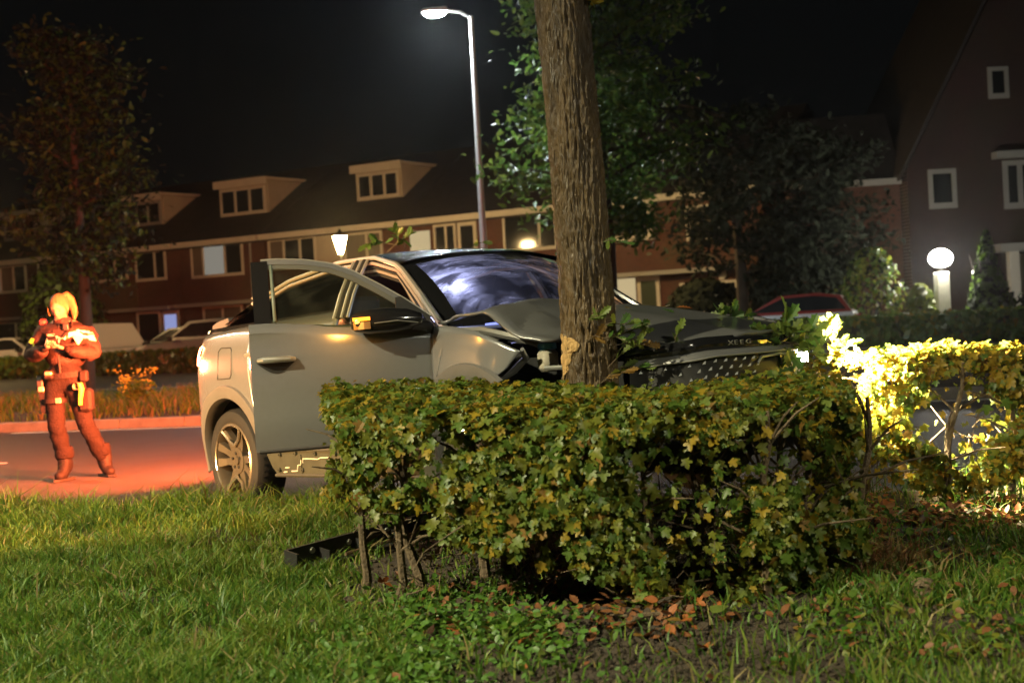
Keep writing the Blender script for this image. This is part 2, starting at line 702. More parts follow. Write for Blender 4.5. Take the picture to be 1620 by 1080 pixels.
WB = 2.72
for s in (-1, 1):
    # rear quarter
    q = side_panel("rear_quarter_panel", [(-.80, .44), (-.60, .40), (-.47, .36)] + arc(0, .36, .455, 175, 22),
                   [(-.80, 1.10), (-.66, 1.20), (-.4, 1.222), (0, 1.232), (.315, 1.24)], 40, 12, s)
    if s < 0:
        fd = MB()
        pts_ = [(-.085, .905), (.095, .905), (.115, .93), (.105, 1.09), (.08, 1.11), (-.065, 1.115), (-.085, 1.09)]
        ring = [(x, -(hw(x, z) + .008), z) for x, z in pts_] 
        fd.tube(ring + [ring[0]], .0035, 5)
        fd.build("fuel_flap_gap", M_inner, q)
    # rear door
    d_ = side_panel("rear_door", [(.43, .53), (.47, .45), (.56, .41), (1.40, .40)], [(.325, 1.24), (1.40, 1.245)], 22, 10, s)
    hd = MB()
    hd.tube([(.36, s * (hw(.4, 1.03) + .03), 1.045), (.46, s * (hw(.4, 1.03) + .042), 1.047), (.58, s * (hw(.4, 1.03) + .03), 1.045)], [.012, .014, .012], 8)
    hd.build("door_handle", M_rail, d_, smooth=True)
    # front wing; the near one is bent and torn
    if s < 0:
        def bend(x, y, z):
            k = max(0, (x - 2.85) / .3)
            return x - .02 * k, y + .05 * k * k + .010 * math.sin(x * 17 + z * 9) * k, z - .02 * k
        side_panel("front_wing", [(2.44, .42), (2.44, .60)] + arc(WB, .36, .455, 150, 62) + [(2.96, .775), (3.05, .83)],
                   [(2.44, 1.075), (2.62, 1.065), (2.85, 1.02), (3.02, .965), (3.14, .915)], 30, 10, s, dent=bend)
        ed = MB()
        ed.tube([(3.13, -.86, .905), (3.08, -.80, .86), (3.00, -.82, .80), (2.95, -.86, .76)], [.012, .02, .02, .012], 7)
        ed.build("torn_wing_edge", M_paintd, car, smooth=True)
    else:
        side_panel("front_wing", [(2.44, .42), (2.44, .60)] + arc(WB, .36, .455, 150, 15) + [(3.25, .36), (3.48, .36)],
                   [(2.44, 1.075), (2.8, 1.04), (3.2, .99), (3.48, .93)], 36, 10, s)
        side_panel("front_door", [(1.42, .40), (2.42, .40)], [(1.42, 1.245), (2.42, 1.08)], 20, 10, s)
    # wheel arch trims: outer band with an inward lip
    for cx in (0, WB):
        g_ = MB()
        P = []
        a1 = 192 if cx == 0 else (165 if s < 0 else 190)
        a0 = 16 if cx == 0 else (52 if s < 0 else -8)
        for k in range(33):
            a = R(a0 + (a1 - a0) * k / 32)
            col = []
            for r, o_ in ((.505, .002), (.495, .022), (.44, .026), (.415, .018), (.405, -.02), (.41, -.10)):
                x, z = cx + r * math.cos(a), .36 + r * math.sin(a)
                col.append((x, s * (hw(x, max(z, .3)) + o_), z))
            P.append(col)
        g_.grid(P)
        g_.build("wheel_arch_trim", M_flare, car, smooth=True)
        w_ = MB()
        P = []
        for k in range(17):
            a = R(-5 + 190 * k / 16)
            P.append([(cx + .43 * math.cos(a), s * yy, .36 + .43 * math.sin(a)) for yy in (.86, .5)])
        w_.grid(P)
        w_.add([(cx + .43 * math.cos(R(-5 + 190 * k / 16)), s * .5, .36 + .43 * math.sin(R(-5 + 190 * k / 16))) for k in range(17)], [tuple(range(17))])
        w_.build("wheel_well", M_inner, car)
    # sill: on the near side the trim is torn off and bare metal shows
    g_ = MB()
    y0 = s * .895
    g_.prism([(.40, .43), (2.46, .42), (2.46, .24), (.58, .24), (.50, .30)], y0 - s * .12, y0)
    sl = g_.build("sill", M_sill if s < 0 else M_plast, car)
    if s < 0:
        c_ = MB()
        c_.tube([(.44, y0 - .012, .415), (2.44, y0 - .012, .405)], .012, 6)
        c_.tube([(.56, y0 - .01, .252), (2.44, y0 - .01, .250)], .012, 6)
        c_.build("sill_flange", M_sill, sl)
        for (x, z) in ((.62, .385), (.82, .39), (1.06, .39), (1.30, .385), (.60, .285), (.90, .285), (1.22, .29), (1.52, .29), (1.55, .385)):
            k = MB()
            k.lathe([(0, -.016), (.013, -.014), (.016, 0)], 10, axis='y', c=(x, y0 - .002, z))
            k.lathe([(0, -.019), (.005, -.018), (.005, -.012)], 8, axis='y', c=(x, y0 - .002, z), mi=1)
            k.build("clip", [M_sill, M_inner], sl, smooth=True)
        for x0_, x1_, z0_, z1_ in ((.66, .88, .262, .382), (.91, 1.30, .262, .36), (1.33, 1.7, .27, .365)):
            k = MB()
            k.box(x0_, x1_, y0 - .006, y0 - .001, z0_, z1_)
            k.build("sill_plate", M_sill, sl)
        for pts_ in ([(.68, .30), (.735, .302)], [(.66, .272), (.70, .274)], [(.76, .278), (.835, .28), (.84, .315), (.88, .32), (.885, .35)],
                     [(.905, .33), (.91, .357), (1.0, .357), (1.09, .354), (1.12, .362), (1.22, .364)]):
            k = MB()
            k.tube([(x, y0 - .0085, z) for x, z in pts_], .0035, 5)
            k.build("sealant_line", M_seal, sl)

# --- wheels
def wheel(x, s, steer=0):
    w = empty("wheel", (x, s * .80, .345), 0, car)
    w.rotation_euler = (0, 0, steer)
    t = MB()
    o_ = s
    t.lathe([(.245, o_ * .105), (.262, o_ * .118), (.30, o_ * .125), (.335, o_ * .112), (.350, o_ * .085), (.354, o_ * .03), (.354, -o_ * .06), (.345, -o_ * .10), (.30, -o_ * .12), (.25, -o_ * .11)], 44, axis='y')
    for k in range(52):
        a = 2 * math.pi * k / 52
        c, sn = math.cos(a), math.sin(a)
        c2, s2 = math.cos(a + .05), math.sin(a + .05)
        t.add([(.3555 * c, o_ * .075, .3555 * sn), (.3555 * c2, o_ * .075, .3555 * s2), (.3575 * c2, -o_ * .02, .3575 * s2), (.3575 * c, -o_ * .02, .3575 * sn)], [(0, 1, 2, 3)])
    t.build("tyre", M_rub, w, smooth=True)
    r = MB()
    r.lathe([(.262, o_ * .116), (.250, o_ * .122), (.240, o_ * .108), (.235, o_ * .02), (.232, -o_ * .09)], 44, axis='y')
    r.lathe([(.09, o_ * .05), (.09, o_ * .088), (.055, o_ * .094), (.03, o_ * .082), (0, o_ * .082)], 20, axis='y')
    r.build("rim", M_alloy, w, smooth=True)
    bk = MB()
    bk.lathe([(.0, -o_ * .02), (.175, -o_ * .02), (.175, -o_ * .035)], 30, axis='y')
    bk.lathe([(.175, -o_ * .06), (.236, -o_ * .06)], 30, axis='y', mi=1)
    bk.build("brake_disc", [mat("brake_steel", (.10, .095, .09), .5, metal=.6), M_inner], w, smooth=True)
    for k, a in enumerate((60, 120, 155, 183, 240, 300, 335, 3)):
        a_ = R(a)
        big = a in (60, 120, 240, 300)
        m__ = MB()
        w0, w1 = (.030, .020) if big else (.022, .030)
        pts_ = []
        for (rr, ww, yy) in ((.07, w0 * 1.25, .080), (.15, w0, .088), (.246, w1, .110)):
            for sg in (-1, 1):
                pts_.append((rr * math.cos(a_) - sg * ww * math.sin(a_), o_ * yy, rr * math.sin(a_) + sg * ww * math.cos(a_)))
        for (rr, ww, yy) in ((.07, w0 * 1.25, .035), (.15, w0, .045), (.246, w1, .07)):
            for sg in (-1, 1):
                pts_.append((rr * math.cos(a_) - sg * ww * 1.2 * math.sin(a_), o_ * yy, rr * math.sin(a_) + sg * ww * 1.2 * math.cos(a_)))
        m__.add(pts_, [(0, 1, 3, 2), (2, 3, 5, 4), (0, 2, 8, 6), (2, 4, 10, 8), (1, 7, 9, 3), (3, 9, 11, 5)])
        m__.build("spoke", M_alloy, w)
    # polished edges round the upper and lower openings
    for base in (90, 270):
        m__ = MB()
        pts_ = []
        for (aa, rr, yy) in ((-31, .238, .119), (-27, .165, .103), (0, .105, .098), (27, .165, .103), (31, .238, .119)):
            a_ = R(base + aa)
            pts_.append((rr * math.cos(a_), o_ * yy, rr * math.sin(a_)))
        m__.tube(pts_[:3], .011, 6)
        m__.tube(pts_[2:], .011, 6)
        pts_ = [(.246 * math.cos(R(base + q_)), o_ * .118, .246 * math.sin(R(base + q_))) for q_ in range(-31, 32, 6)]
        m__.tube(pts_, .008, 6)
        m__.build("polished_edge", M_alloyb, w, smooth=True)
    for base in (170, 350):
        m__ = MB()
        m__.tube([(.247 * math.cos(R(base + q_)), o_ * .118, .247 * math.sin(R(base + q_))) for q_ in range(-24, 25, 6)], .006, 6)
        m__.build("polished_edge", M_alloyb, w, smooth=True)
    for k in range(5):
        a_ = R(90 + 72 * k)
        m__ = MB()
        m__.lathe([(.011, o_ * .085), (.011, o_ * .097), (0, o_ * .1)], 8, axis='y', c=(.052 * math.cos(a_), 0, .052 * math.sin(a_)))
        m__.build("wheel_bolt", M_inner, w, smooth=True)
    cp = MB()
    cp.lathe([(.030, o_ * .083), (.028, o_ * .096), (0, o_ * .099)], 16, axis='y')
    cp.build("hub_cap", M_alloy, w, smooth=True)
    return w


wheel(0, -1)
wheel(0, 1)
wheel(WB, -1, R(4))
wheel(WB, 1, R(4))

# --- floor and hidden inner body
g = MB()
g.box(-.62, 3.05, -.74, .74, .26, .44)
g.box(2.32, 2.42, -.80, .80, .40, 1.04)
g.box(-.68, .30, -.52, .52, .40, .95)
g.build("floor_pan", M_inner, car)

# --- roof, rails, pillars
def roof_z(x):
    return float(np.interp(x, [-.72, -.35, .0, .4, .9, 1.3, 1.6, 1.80], [1.29, 1.40, 1.475, 1.555, 1.612, 1.615, 1.59, 1.545]))


def rail_pt(x):
    # silver cant rail along the door tops
    z = float(np.interp(x, [-.70, -.3, .04, .5, 1.1, 1.5, 1.8, 2.09, 2.25, 2.37, 2.44], [1.24, 1.335, 1.42, 1.515, 1.57, 1.555, 1.475, 1.275, 1.165, 1.085, 1.055]))
    y = float(np.interp(x, [-.70, -.3, .04, .5, 1.1, 1.5, 1.8, 2.09, 2.25, 2.37, 2.44], [.62, .655, .655, .645, .625, .625, .655, .72, .765, .80, .82]))
    return y, z


P = []
for i in range(27):
    x = -.70 + 2.48 * i / 26
    ry, rz = rail_pt(x)
    zc = roof_z(x)
    xo = .0
    col = []
    for j in range(17):
        t = -1 + 2 * j / 16
        fx = x + (.05 * (1 - t * t) if x > 1.6 else 0)
        col.append((fx, ry * t, rz + .008 + (zc - rz - .008) * (1 - abs(t) ** 2.6)))
    P.append(col)
g = MB()
g.grid(P[9:])
M_roof = mat("wet_black_roof", (.018, .018, .019), .18, coat=.5, bump=.35, bscale=120)
g.build("roof", M_roof, car, smooth=True)
g = MB()
g.grid(P[2:10])
g.build("rear_window", glass_mat("rear_glass", (.05, .05, .055), .3), car, smooth=True)
g = MB()
g.grid([[(q[0], q[1], q[2] - .035) for q in row] for row in P[2:]])
g.build("headliner", M_inner, car, smooth=True)
for s in (-1, 1):
    pts_ = []
    for i in range(30):
        x = -.02 + 2.46 * i / 29
        y, z = rail_pt(x)
        pts_.append((x, s * (y + .006), z))
    g = MB()
    g.tube(pts_, [.014 + .008 * min(1, max(0, (p_[0] - 1.5) / .6)) for p_ in pts_], 8)
    g.build("cant_rail", M_rail if s < 0 else M_black, car, smooth=True)
    # black outer roof side above the rail, by the windscreen
    # door aperture seals below the rail
    for q_, (dz, dy, rr, mm) in enumerate(((-.034, .012, .011, M_rseal), (-.060, .016, .008, M_inner), (-.080, .010, .011, M_rseal), (-.105, .004, .010, M_inner))):
        pts_ = []
        for i in range(24):
            x = .10 + 2.28 * i / 23
            y, z = rail_pt(x)
            k = min(1, max(0, (x - 1.7) / .5))
            pts_.append((x - .035 * k * (q_ + 1) * .9, s * (y + dy - .01 * q_), z + dz * (1 - .35 * k)))
        g = MB()
        g.tube(pts_, rr, 7)
        g.build("door_aperture_seal", mm, car, smooth=True)
    # middle pillar, rear side glass, rear door frame
    g = MB()
    for dx, mi_, rr in ((0, 0, .016), (.045, 1, .02), (.085, 0, .014), (.12, 1, .016), (.15, 0, .010)):
        pts_ = [(1.36 + dx, s * .865, 1.20), (1.35 + dx, s * .80, 1.34), (1.325 + dx, s * .72, 1.46), (1.30 + dx, s * .65, 1.545)]
        g.tube(pts_, rr, 7, mi_)
    g.build("middle_pillar", [M_rail, M_inner], car, smooth=True)
    T_, B_ = [], []
    for i in range(16):
        x = -.50 + 1.84 * i / 15
        y, z = rail_pt(x)
        T_.append((x, s * (y - .005), z - .02))
        B_.append((x, s * (hw(x, 1.235) - .02), 1.235))
    g = MB()
    g.grid([[tuple(Vector(b).lerp(Vector(t), k / 3)) for k in range(4)] for b, t in zip(B_, T_)])
    g.build("side_glass", glass_mat("side_glass_dark", (.10, .10, .11), .25), car, smooth=True)
    if s > 0:
        T_, B_ = [], []
        for i in range(14):
            x = 1.42 + .86 * i / 13
            y, z = rail_pt(x)
            T_.append((x, s * (y - .005), z - .02))
            B_.append((x, s * (hw(x, 1.2) - .01), 1.245 - .15 * i / 13))
        g = MB()
        g.grid([[tuple(Vector(b).lerp(Vector(t), k / 3)) for k in range(4)] for b, t in zip(B_, T_)])
        g.build("side_glass", MATS["side_glass_dark"], car, smooth=True)
    # black rear corner panel and belt strip
    g = MB()
    g.grid([[(x, s * (hw(x, 1.24) - .004), 1.236), (x, s * (hw(x, 1.26) - .002), 1.262)] for x in np.linspace(-.55, 1.40, 16)])
    g.build("belt_strip", M_black, car, smooth=True)

# --- windscreen with smears, black frit border
def ws_pt(u, v, lift=0.0):
    """u across -1..1, v from base 0 to top 1"""
    b = Vector((2.335 + .17 * (1 - u * u), .775 * u, 1.075 + .035 * (1 - u * u)))
    t = Vector((1.735 + .09 * (1 - u * u), .625 * u, 1.488 + .06 * (1 - u * u)))
    p_ = b.lerp(t, v)
    p_ += Vector((.5, 0, .85)) * (.035 * math.sin(math.pi * v) + lift)
    return tuple(p_)


def windscreen_mat():
    m = bpy.data.materials.new("smeared_windscreen")
    m.use_nodes = True
    nt = m.node_tree
    nt.nodes.remove(nt.nodes["Principled BSDF"])
    N = nt.nodes.new
    tr = N("ShaderNodeBsdfTransparent")
    tr.inputs[0].default_value = (.62, .68, .66, 1)
    gl = N("ShaderNodeBsdfGlossy")
    gl.inputs["Roughness"].default_value = .04
    lw = N("ShaderNodeLayerWeight")
    lw.inputs[0].default_value = .2
    sc_ = N("ShaderNodeMath")
    sc_.operation = 'MULTIPLY_ADD'
    sc_.inputs[1].default_value = .5
    sc_.inputs[2].default_value = .04
    nt.links.new(lw.outputs["Fresnel"], sc_.inputs[0])
    mx = N("ShaderNodeMixShader")
    nt.links.new(sc_.outputs[0], mx.inputs[0])
    nt.links.new(tr.outputs[0], mx.inputs[1])
    nt.links.new(gl.outputs[0], mx.inputs[2])
    # hand and wiper smears in the damp film: stretched, swirling noise
    tc = N("ShaderNodeTexCoord")
    mp = N("ShaderNodeMapping")
    mp.inputs["Rotation"].default_value = (0, R(-30), R(38))
    mp.inputs["Scale"].default_value = (1.2, 7, 3)
    nt.links.new(tc.outputs["Object"], mp.inputs[0])
    n1 = N("ShaderNodeTexNoise")
    n1.inputs["Scale"].default_value = 2.6
    n1.inputs["Detail"].default_value = 8
    n1.inputs["Roughness"].default_value = .62
    n1.inputs["Distortion"].default_value = 1.3
    sb = N("ShaderNodeVectorMath")
    sb.operation = 'DISTANCE'
    sb.inputs[1].default_value = (2.52, -.30, 1.02)
    nt.links.new(tc.outputs["Object"], sb.inputs[0])
    sx = N("ShaderNodeSeparateXYZ")
    nt.links.new(tc.outputs["Object"], sx.inputs[0])
    cx_ = N("ShaderNodeCombineXYZ")
    k1_ = N("ShaderNodeMath")
    k1_.operation = 'MULTIPLY'
    k1_.inputs[1].default_value = 4.2
    nt.links.new(sb.outputs["Value"], k1_.inputs[0])
    nt.links.new(k1_.outputs[0], cx_.inputs[0])
    nt.links.new(sx.outputs[1], cx_.inputs[1])
    nt.links.new(sx.outputs[2], cx_.inputs[2])
    nt.links.new(cx_.outputs[0], n1.inputs["Vector"])
    n2 = N("ShaderNodeTexNoise")
    n2.inputs["Scale"].default_value = 2.3
    n2.inputs["Detail"].default_value = 3
    nt.links.new(tc.outputs["Object"], n2.inputs["Vector"])
    mr = N("ShaderNodeMapRange")
    mr.inputs["From Min"].default_value = .40
    mr.inputs["From Max"].default_value = .72
    nt.links.new(n1.outputs["Fac"], mr.inputs["Value"])
    mr2 = N("ShaderNodeMapRange")
    mr2.inputs["From Min"].default_value = .38
    mr2.inputs["From Max"].default_value = .62
    nt.links.new(n2.outputs["Fac"], mr2.inputs["Value"])
    ml = N("ShaderNodeMath")
    ml.operation = 'MULTIPLY'
    nt.links.new(mr.outputs[0], ml.inputs[0])
    nt.links.new(mr2.outputs[0], ml.inputs[1])
    m3 = N("ShaderNodeMath")
    m3.operation = 'MULTIPLY_ADD'
    m3.inputs[1].default_value = .75
    m3.inputs[2].default_value = .03
    nt.links.new(ml.outputs[0], m3.inputs[0])
    df = N("ShaderNodeBsdfDiffuse")
    df.inputs[0].default_value = (.5, .5, .5, 1)
    tl = N("ShaderNodeBsdfTranslucent")
    tl.inputs[0].default_value = (.8, .8, .8, 1)
    ms = N("ShaderNodeMixShader")
    ms.inputs[0].default_value = .75
    nt.links.new(df.outputs[0], ms.inputs[1])
    nt.links.new(tl.outputs[0], ms.inputs[2])
    fin = N("ShaderNodeMixShader")
    nt.links.new(m3.outputs[0], fin.inputs[0])
    nt.links.new(mx.outputs[0], fin.inputs[1])
    nt.links.new(ms.outputs[0], fin.inputs[2])
    nt.links.new(fin.outputs[0], nt.nodes["Material Output"].inputs[0])
    return m


g = MB()
g.grid([[ws_pt(-.86 + 1.72 * i / 18, .10 + .83 * j / 10) for j in range(11)] for i in range(19)])
wsg = g.build("windscreen", windscreen_mat(), car, smooth=True)
g = MB()
for rng in (((-1.0, -.86), (0, 1)), ((.86, 1.0), (0, 1)), ((-.86, .86), (.93, 1.0)), ((-.86, .86), (-.03, .10))):
    (u0, u1), (v0, v1) = rng
    g.grid([[ws_pt(u0 + (u1 - u0) * i / 10, v0 + (v1 - v0) * j / 10, -.001) for j in range(11)] for i in range(11)])
g.build("windscreen_border", M_black, car, smooth=True, fix=False)
g = MB()
g.grid([[ws_pt(.02 + .30 * i / 4, .80 + .14 * j / 3, -.008) for j in range(4)] for i in range(5)])
g.build("sensor_housing", M_plast, car, smooth=True)
g = MB()
g.grid([[ws_pt(.60 + .14 * i / 3, .80 + .10 * j / 2, .003) for j in range(3)] for i in range(4)])
g.build("windscreen_sticker", mat("pale_green_sticker", (.35, .55, .42), .6), car)
# wiper
g = MB()
g.tube([ws_pt(-.25, .03, .012), ws_pt(.25, .10, .018), ws_pt(.62, .12, .014)], .007, 6)
g.build("wiper", M_plast, car, smooth=True)

# --- bonnet, buckled on the near side
def bonnet(u, v):
    """u 0 rear .. 1 front, v across -1 near .. 1 far"""
    y = .86 * v
    xr = 2.40 + .10 * (1 - v * v)
    xf = 3.79 - .34 * abs(y / .86) ** 2.2
    if y < -.30:
        k = min(1, (-.30 - y) / .25)
        xf = xf * (1 - k) + (3.24 + .02 * math.sin(y * 30)) * k
    x = xr + (xf - xr) * u
    z = 1.10 - .255 * (max(0, x - 2.4) / 1.39) ** 1.35 + .045 * (1 - v * v) - .01 * abs(v) ** 4
    # two pressed lines
    z += .010 * math.exp(-((v - .55) / .10) ** 2) - .006 * math.exp(-((v - .25) / .12) ** 2)
    near = min(1, max(0, (.10 - v) / .75))
    # sharp fold rising to the ridge then falling towards the trunk
    fold = 2.80 - .30 * (1 - near)
    if near > 0:
        up_ = max(0, 1 - abs(x - fold) / .34) ** 1.25
        z += near ** .7 * (.105 * up_ * (1.25 - .55 * near))
        z -= near * max(0, x - fold) * .10
        y += .02 * near * math.sin(x * 16)
        z += .022 * near * abs(mnoise.noise(Vector((x * 5.5, v * 3.2, 2)))) + .012 * near * abs(math.sin(x * 9 + v * 6))
        y += .10 * near * max(0, x - 2.9)
    return (x, y, z)


P = [[bonnet(i / 34, -1 + 2 * j / 40) for j in range(41)] for i in range(35)]
g = MB()
g.grid(P)
bn = g.build("bonnet", M_paintd, car, smooth=True, sharp=9)
bn["label"] = "bonnet folded up into a ridge beside the trunk"
md = bn.modifiers.new("thick", 'SOLIDIFY')
md.thickness = .014
md.offset = 0
# scuttle
g = MB()
g.grid([[(2.36 + .10 * (1 - (t / .8) ** 2) + dx, t, 1.052 + dz) for dx, dz in ((-.03, .0), (.06, -.008), (.12, -.05))] for t in np.linspace(-.80, .80, 17)])
g.build("scuttle", M_plast, car, smooth=True)

# --- engine bay seen through the gap
g = MB()
g.box(2.45, 3.15, -.60, .75, .50, .86)
g.box(3.15, 3.45, -.35, .70, .45, .80)
g.build("engine_bay", M_inner, car)
for nm, mm, fn in (
        ("bracket", mat("pale_metal_bracket", (.55, .54, .50), .4, metal=.6), lambda g_: (g_.tube([(2.66, -.80, 1.0), (2.78, -.76, .985), (2.90, -.72, .975), (2.93, -.70, 1.01)], [.012, .014, .02, .01], 6), g_.box(2.84, 2.90, -.72, -.66, .95, 1.015))),
        ("wiring_clip", mat("orange_clip", (.75, .25, .04), .5), lambda g_: g_.box(2.98, 3.05, -.58, -.55, .995, 1.01)),
        ("washer_tank", mat("tank_plastic", (.42, .38, .30), .5), lambda g_: g_.box(3.08, 3.17, -.74, -.64, .78, .895, bev=.02)),
        ("tank_cap", mat("blue_cap", (.10, .42, .72), .4), lambda g_: g_.lathe([(.050, .895), (.050, .925), (.04, .93), (0, .93)], 14, c=(3.125, -.69, 0))),
        ("relay_box", M_plast, lambda g_: g_.box(2.72, 2.86, -.62, -.48, .86, .96, bev=.012)),
        ("hose", M_plast, lambda g_: g_.tube([(2.7, -.55, .92), (2.9, -.5, .97), (3.1, -.45, .92), (3.2, -.5, .8)], .022, 8)),
        ("wing_rail", mat("inner_wing", (.30, .29, .27), .4, metal=.5), lambda g_: g_.tube([(2.47, -.80, 1.045), (2.72, -.79, 1.03), (2.98, -.76, .97), (3.10, -.72, .92)], [.02, .022, .02, .015], 6)),
        ("connector", mat("white_plug", (.7, .68, .6), .5), lambda g_: g_.box(2.955, 2.985, -.74, -.71, .965, 1.02)),
        ("bumper_beam", mat("beam_white", (.55, .56, .54), .4, metal=.4), lambda g_: g_.tube([(3.22, -.80, .80), (3.30, -.70, .795), (3.36, -.62, .80)], [.012, .014, .012], 6))):
    g = MB()
    fn(g)
    g.build(nm, mm, car, smooth=True)

# --- front face: black band, bright strip, diamond grille, bumper
def front_x(y):
    x = 3.80 - .34 * abs(y / .86) ** 2.2
    if y < -.30:
        x -= 1.1 * (-.30 - y) + .02 * math.sin(y * 40)
    return x


YS = np.linspace(-.50, .84, 34)


def strip(name, prof, m, ys=YS):
    """prof: (dx, z) pairs swept across the front"""
    g_ = MB()
    g_.grid([[(front_x(y) + dx, y, z - (.03 * max(0, -.2 - y) / .3)) for dx, z in prof] for y in ys])
    return g_.build(name, m, car, smooth=True)


strip("nose_band", [(-.03, .888), (.0, .876), (.012, .85), (.0, .818)], M_black)
strip("nose_strip", [(-.01, .824), (.03, .814), (.05, .796), (.055, .786), (.03, .78)], M_paintd)
b_ = MB()
b_.tube([(front_x(y) + .056, y, .787 - (.03 * max(0, -.2 - y) / .3)) for y in YS], .0045, 6)
b_.build("nose_trim_line", M_rail, car, smooth=True)
strip("grille", [(.03, .78), (.025, .70), (.03, .60), (.05, .50)], M_plast)
strip("front_bumper", [(.05, .50), (.07, .42), (.05, .33), (-.05, .26), (-.3, .24)], M_plast)
dm = MB()
dm.add([(0, -.017, 0), (.006, 0, .007), (0, .017, 0), (.006, 0, -.007)], [(0, 1, 2, 3)])
dmesh = dm.mesh("grille_diamond", M_chrome)
for r_ in range(6):
    for k in range(17):
        y = -.46 + .068 * (k + .5 * (r_ % 2))
        if .12 < y < .36 or y > .76:
            continue
        o = link("grille_diamond", dmesh, car)
        o.location = (front_x(y) + .034, y, .765 - .036 * r_ - .03 * max(0, -.2 - y) / .3)
        o.rotation_euler = (R(28), 0, -.35 * y)
        sc = 1.25 - .5 * (y + .46)
        o.scale = (1, sc, sc)
g = MB()
y0_, y1_ = .10, .50
g.tube([(front_x(.1) + .05, .10, .735), (front_x(.14) + .055, .13, .765), (front_x(.3) + .055, .30, .772), (front_x(.5) + .05, .50, .765), (front_x(.52) + .05, .52, .70)], .008, 6)
g.build("plate_surround", M_rail, car, smooth=True)
# raised letters on the nose band
for k, ch in enumerate("XEEG"):
    cu = bpy.data.curves.new("letter", 'FONT')
    cu.body = ch
    cu.size = .045
    cu.extrude = .002
    to = bpy.data.objects.new("tmp", cu)
    COL.objects.link(to)
    bpy.context.view_layer.update()
    me = bpy.data.meshes.new_from_object(to.evaluated_get(bpy.context.evaluated_depsgraph_get()))
    bpy.data.objects.remove(to)
    me.materials.clear()
    me.materials.append(M_rail)
    o = link("letter", me, car)
    yy = .0
    o.scale = (1.25, .72, 1)
    o.location = (front_x(0) + .016, -.075 + .044 * k, .838)
    o.rotation_euler = (R(90), 0, R(90))

# far headlamp, lit
g = MB()
g.box(3.50, 3.60, .56, .80, .70, .78, bev=.02)
hl = g.build("headlamp", M_black, car)
g = MB()
g.box(3.602, 3.612, .60, .78, .715, .765)
hlb = g.build("headlamp_lens", M_head, hl)

# --- tail: hatch, spoiler, lights, bumper
def rear_x(y, z):
    zz = float(np.interp(z, [.3, .55, .8, 1.0, 1.12, 1.24], [-.70, -.80, -.83, -.80, -.76, -.70]))
    return zz + .12 * abs(y / .62) ** 2.5


YR = np.linspace(-.56, .56, 15)
g = MB()
g.grid([[(rear_x(y, z), y * (1 if z < 1 else 1.05), z) for z in (.30, .45, .6, .8, .95, 1.05, 1.14, 1.22, 1.25)] for y in YR])
g.build("tailgate", M_paint, car, smooth=True)
g = MB()
g.grid([[(rear_x(y, z) - .015, y, z) for z in (.28, .4, .55)] for y in YR])
g.build("rear_bumper_trim", M_plast, car, smooth=True)
g = MB()
g.prism([(-.76, 1.215), (-.78, 1.235), (-.765, 1.305), (-.70, 1.325), (-.52, 1.345), (-.50, 1.31), (-.64, 1.24)], -.60, .60)
g.build("tail_spoiler", M_paintd, car)
g = MB()
g.grid([[(-.63 + .36 * k / 4, s_ * (.60 + .02 * k), 1.24), (-.60 + .36 * k / 4, s_ * (.585 + .02 * k), 1.29 + .012 * k)] for s_ in (-1,) for k in range(5)])
g.build("spoiler_end", M_black, car)
for s in (-1, 1):
    B_ = [(-.66, 1.00), (-.52, 1.02), (-.40, 1.075)]
    T_ = [(-.66, 1.135), (-.52, 1.14), (-.37, 1.14)]
    tl_ = side_panel("tail_lamp", B_, T_, 8, 3, s, .008, M_tail, car, .01)
    g = MB()
    g.grid([[(x, s * (hw(x, z) + .016), z) for z in (1.075, 1.137)] for x in np.linspace(-.40, -.34, 4)])
    g.build("tail_lamp_tip", M_tail2, tl_)
g = MB()
g.grid([[(rear_x(y, 1.08) - .012, y, z) for z in (1.05, 1.10)] for y in np.linspace(-.55, .55, 12)])
g.build("tail_light_bar", M_tail, car)
# near door wing tip of the roof spoiler
g = MB()
g.prism([(-.02, 1.445), (.10, 1.39), (.10, 1.475)], -.675, -.60)
g.build("roof_spoiler_tip", M_rail, car)
g = MB()
g.box(-.52, -.44, -.88, -.86, .90, .93)
# inside: seats, dashboard, wheel
for y in (-.38, .38):
    st = MB()
    st.box(1.15, 1.68, y - .25, y + .25, .46, .66, bev=.05)
    st.prism([(1.02, .60), (1.22, .62), (1.02, 1.18), (.90, 1.16)], y - .24, y + .24)
    st.box(.87, .97, y - .13, y + .13, 1.20, 1.36, bev=.03)
    st.build("seat", M_seat, car, smooth=False)
st = MB()
st.box(.05, .45, -.60, .60, .5, .68, bev=.04)
st.prism([(-.05, .6), (.12, .62), (-.05, 1.18), (-.16, 1.17)], -.6, .6)
st.build("rear_seat", M_seat, car)
st = MB()
st.prism([(2.36, .70), (2.36, 1.045), (2.20, 1.075), (1.95, 1.04), (1.88, .95), (1.95, .75)], -.70, .70)
st.build("dashboard", mat("dash_grey", (.055, .058, .052), .75, bump=.2, bscale=120), car)
st = MB()
pts_ = [(1.74 + .06 * math.sin(a), .38 + .18 * math.cos(a), 1.0 + .17 * math.sin(a)) for a in np.linspace(0, 2 * math.pi, 25)]
st.tube(pts_, .014, 7, cap=False)
st.tube([(1.74, .21, 1.0), (1.74, .55, 1.0)], .015, 6)
st.tube([(1.74, .38, 1.0), (1.95, .38, .95)], .03, 8)
st.build("steering_wheel", M_plast, car, smooth=True)
st = MB()
st.box(1.88, 1.90, -.12, .12, 1.045, 1.17)
st.build("dash_screen", emit_mat("blue_screen", (.28, .34, 1.0), 1.2), car)

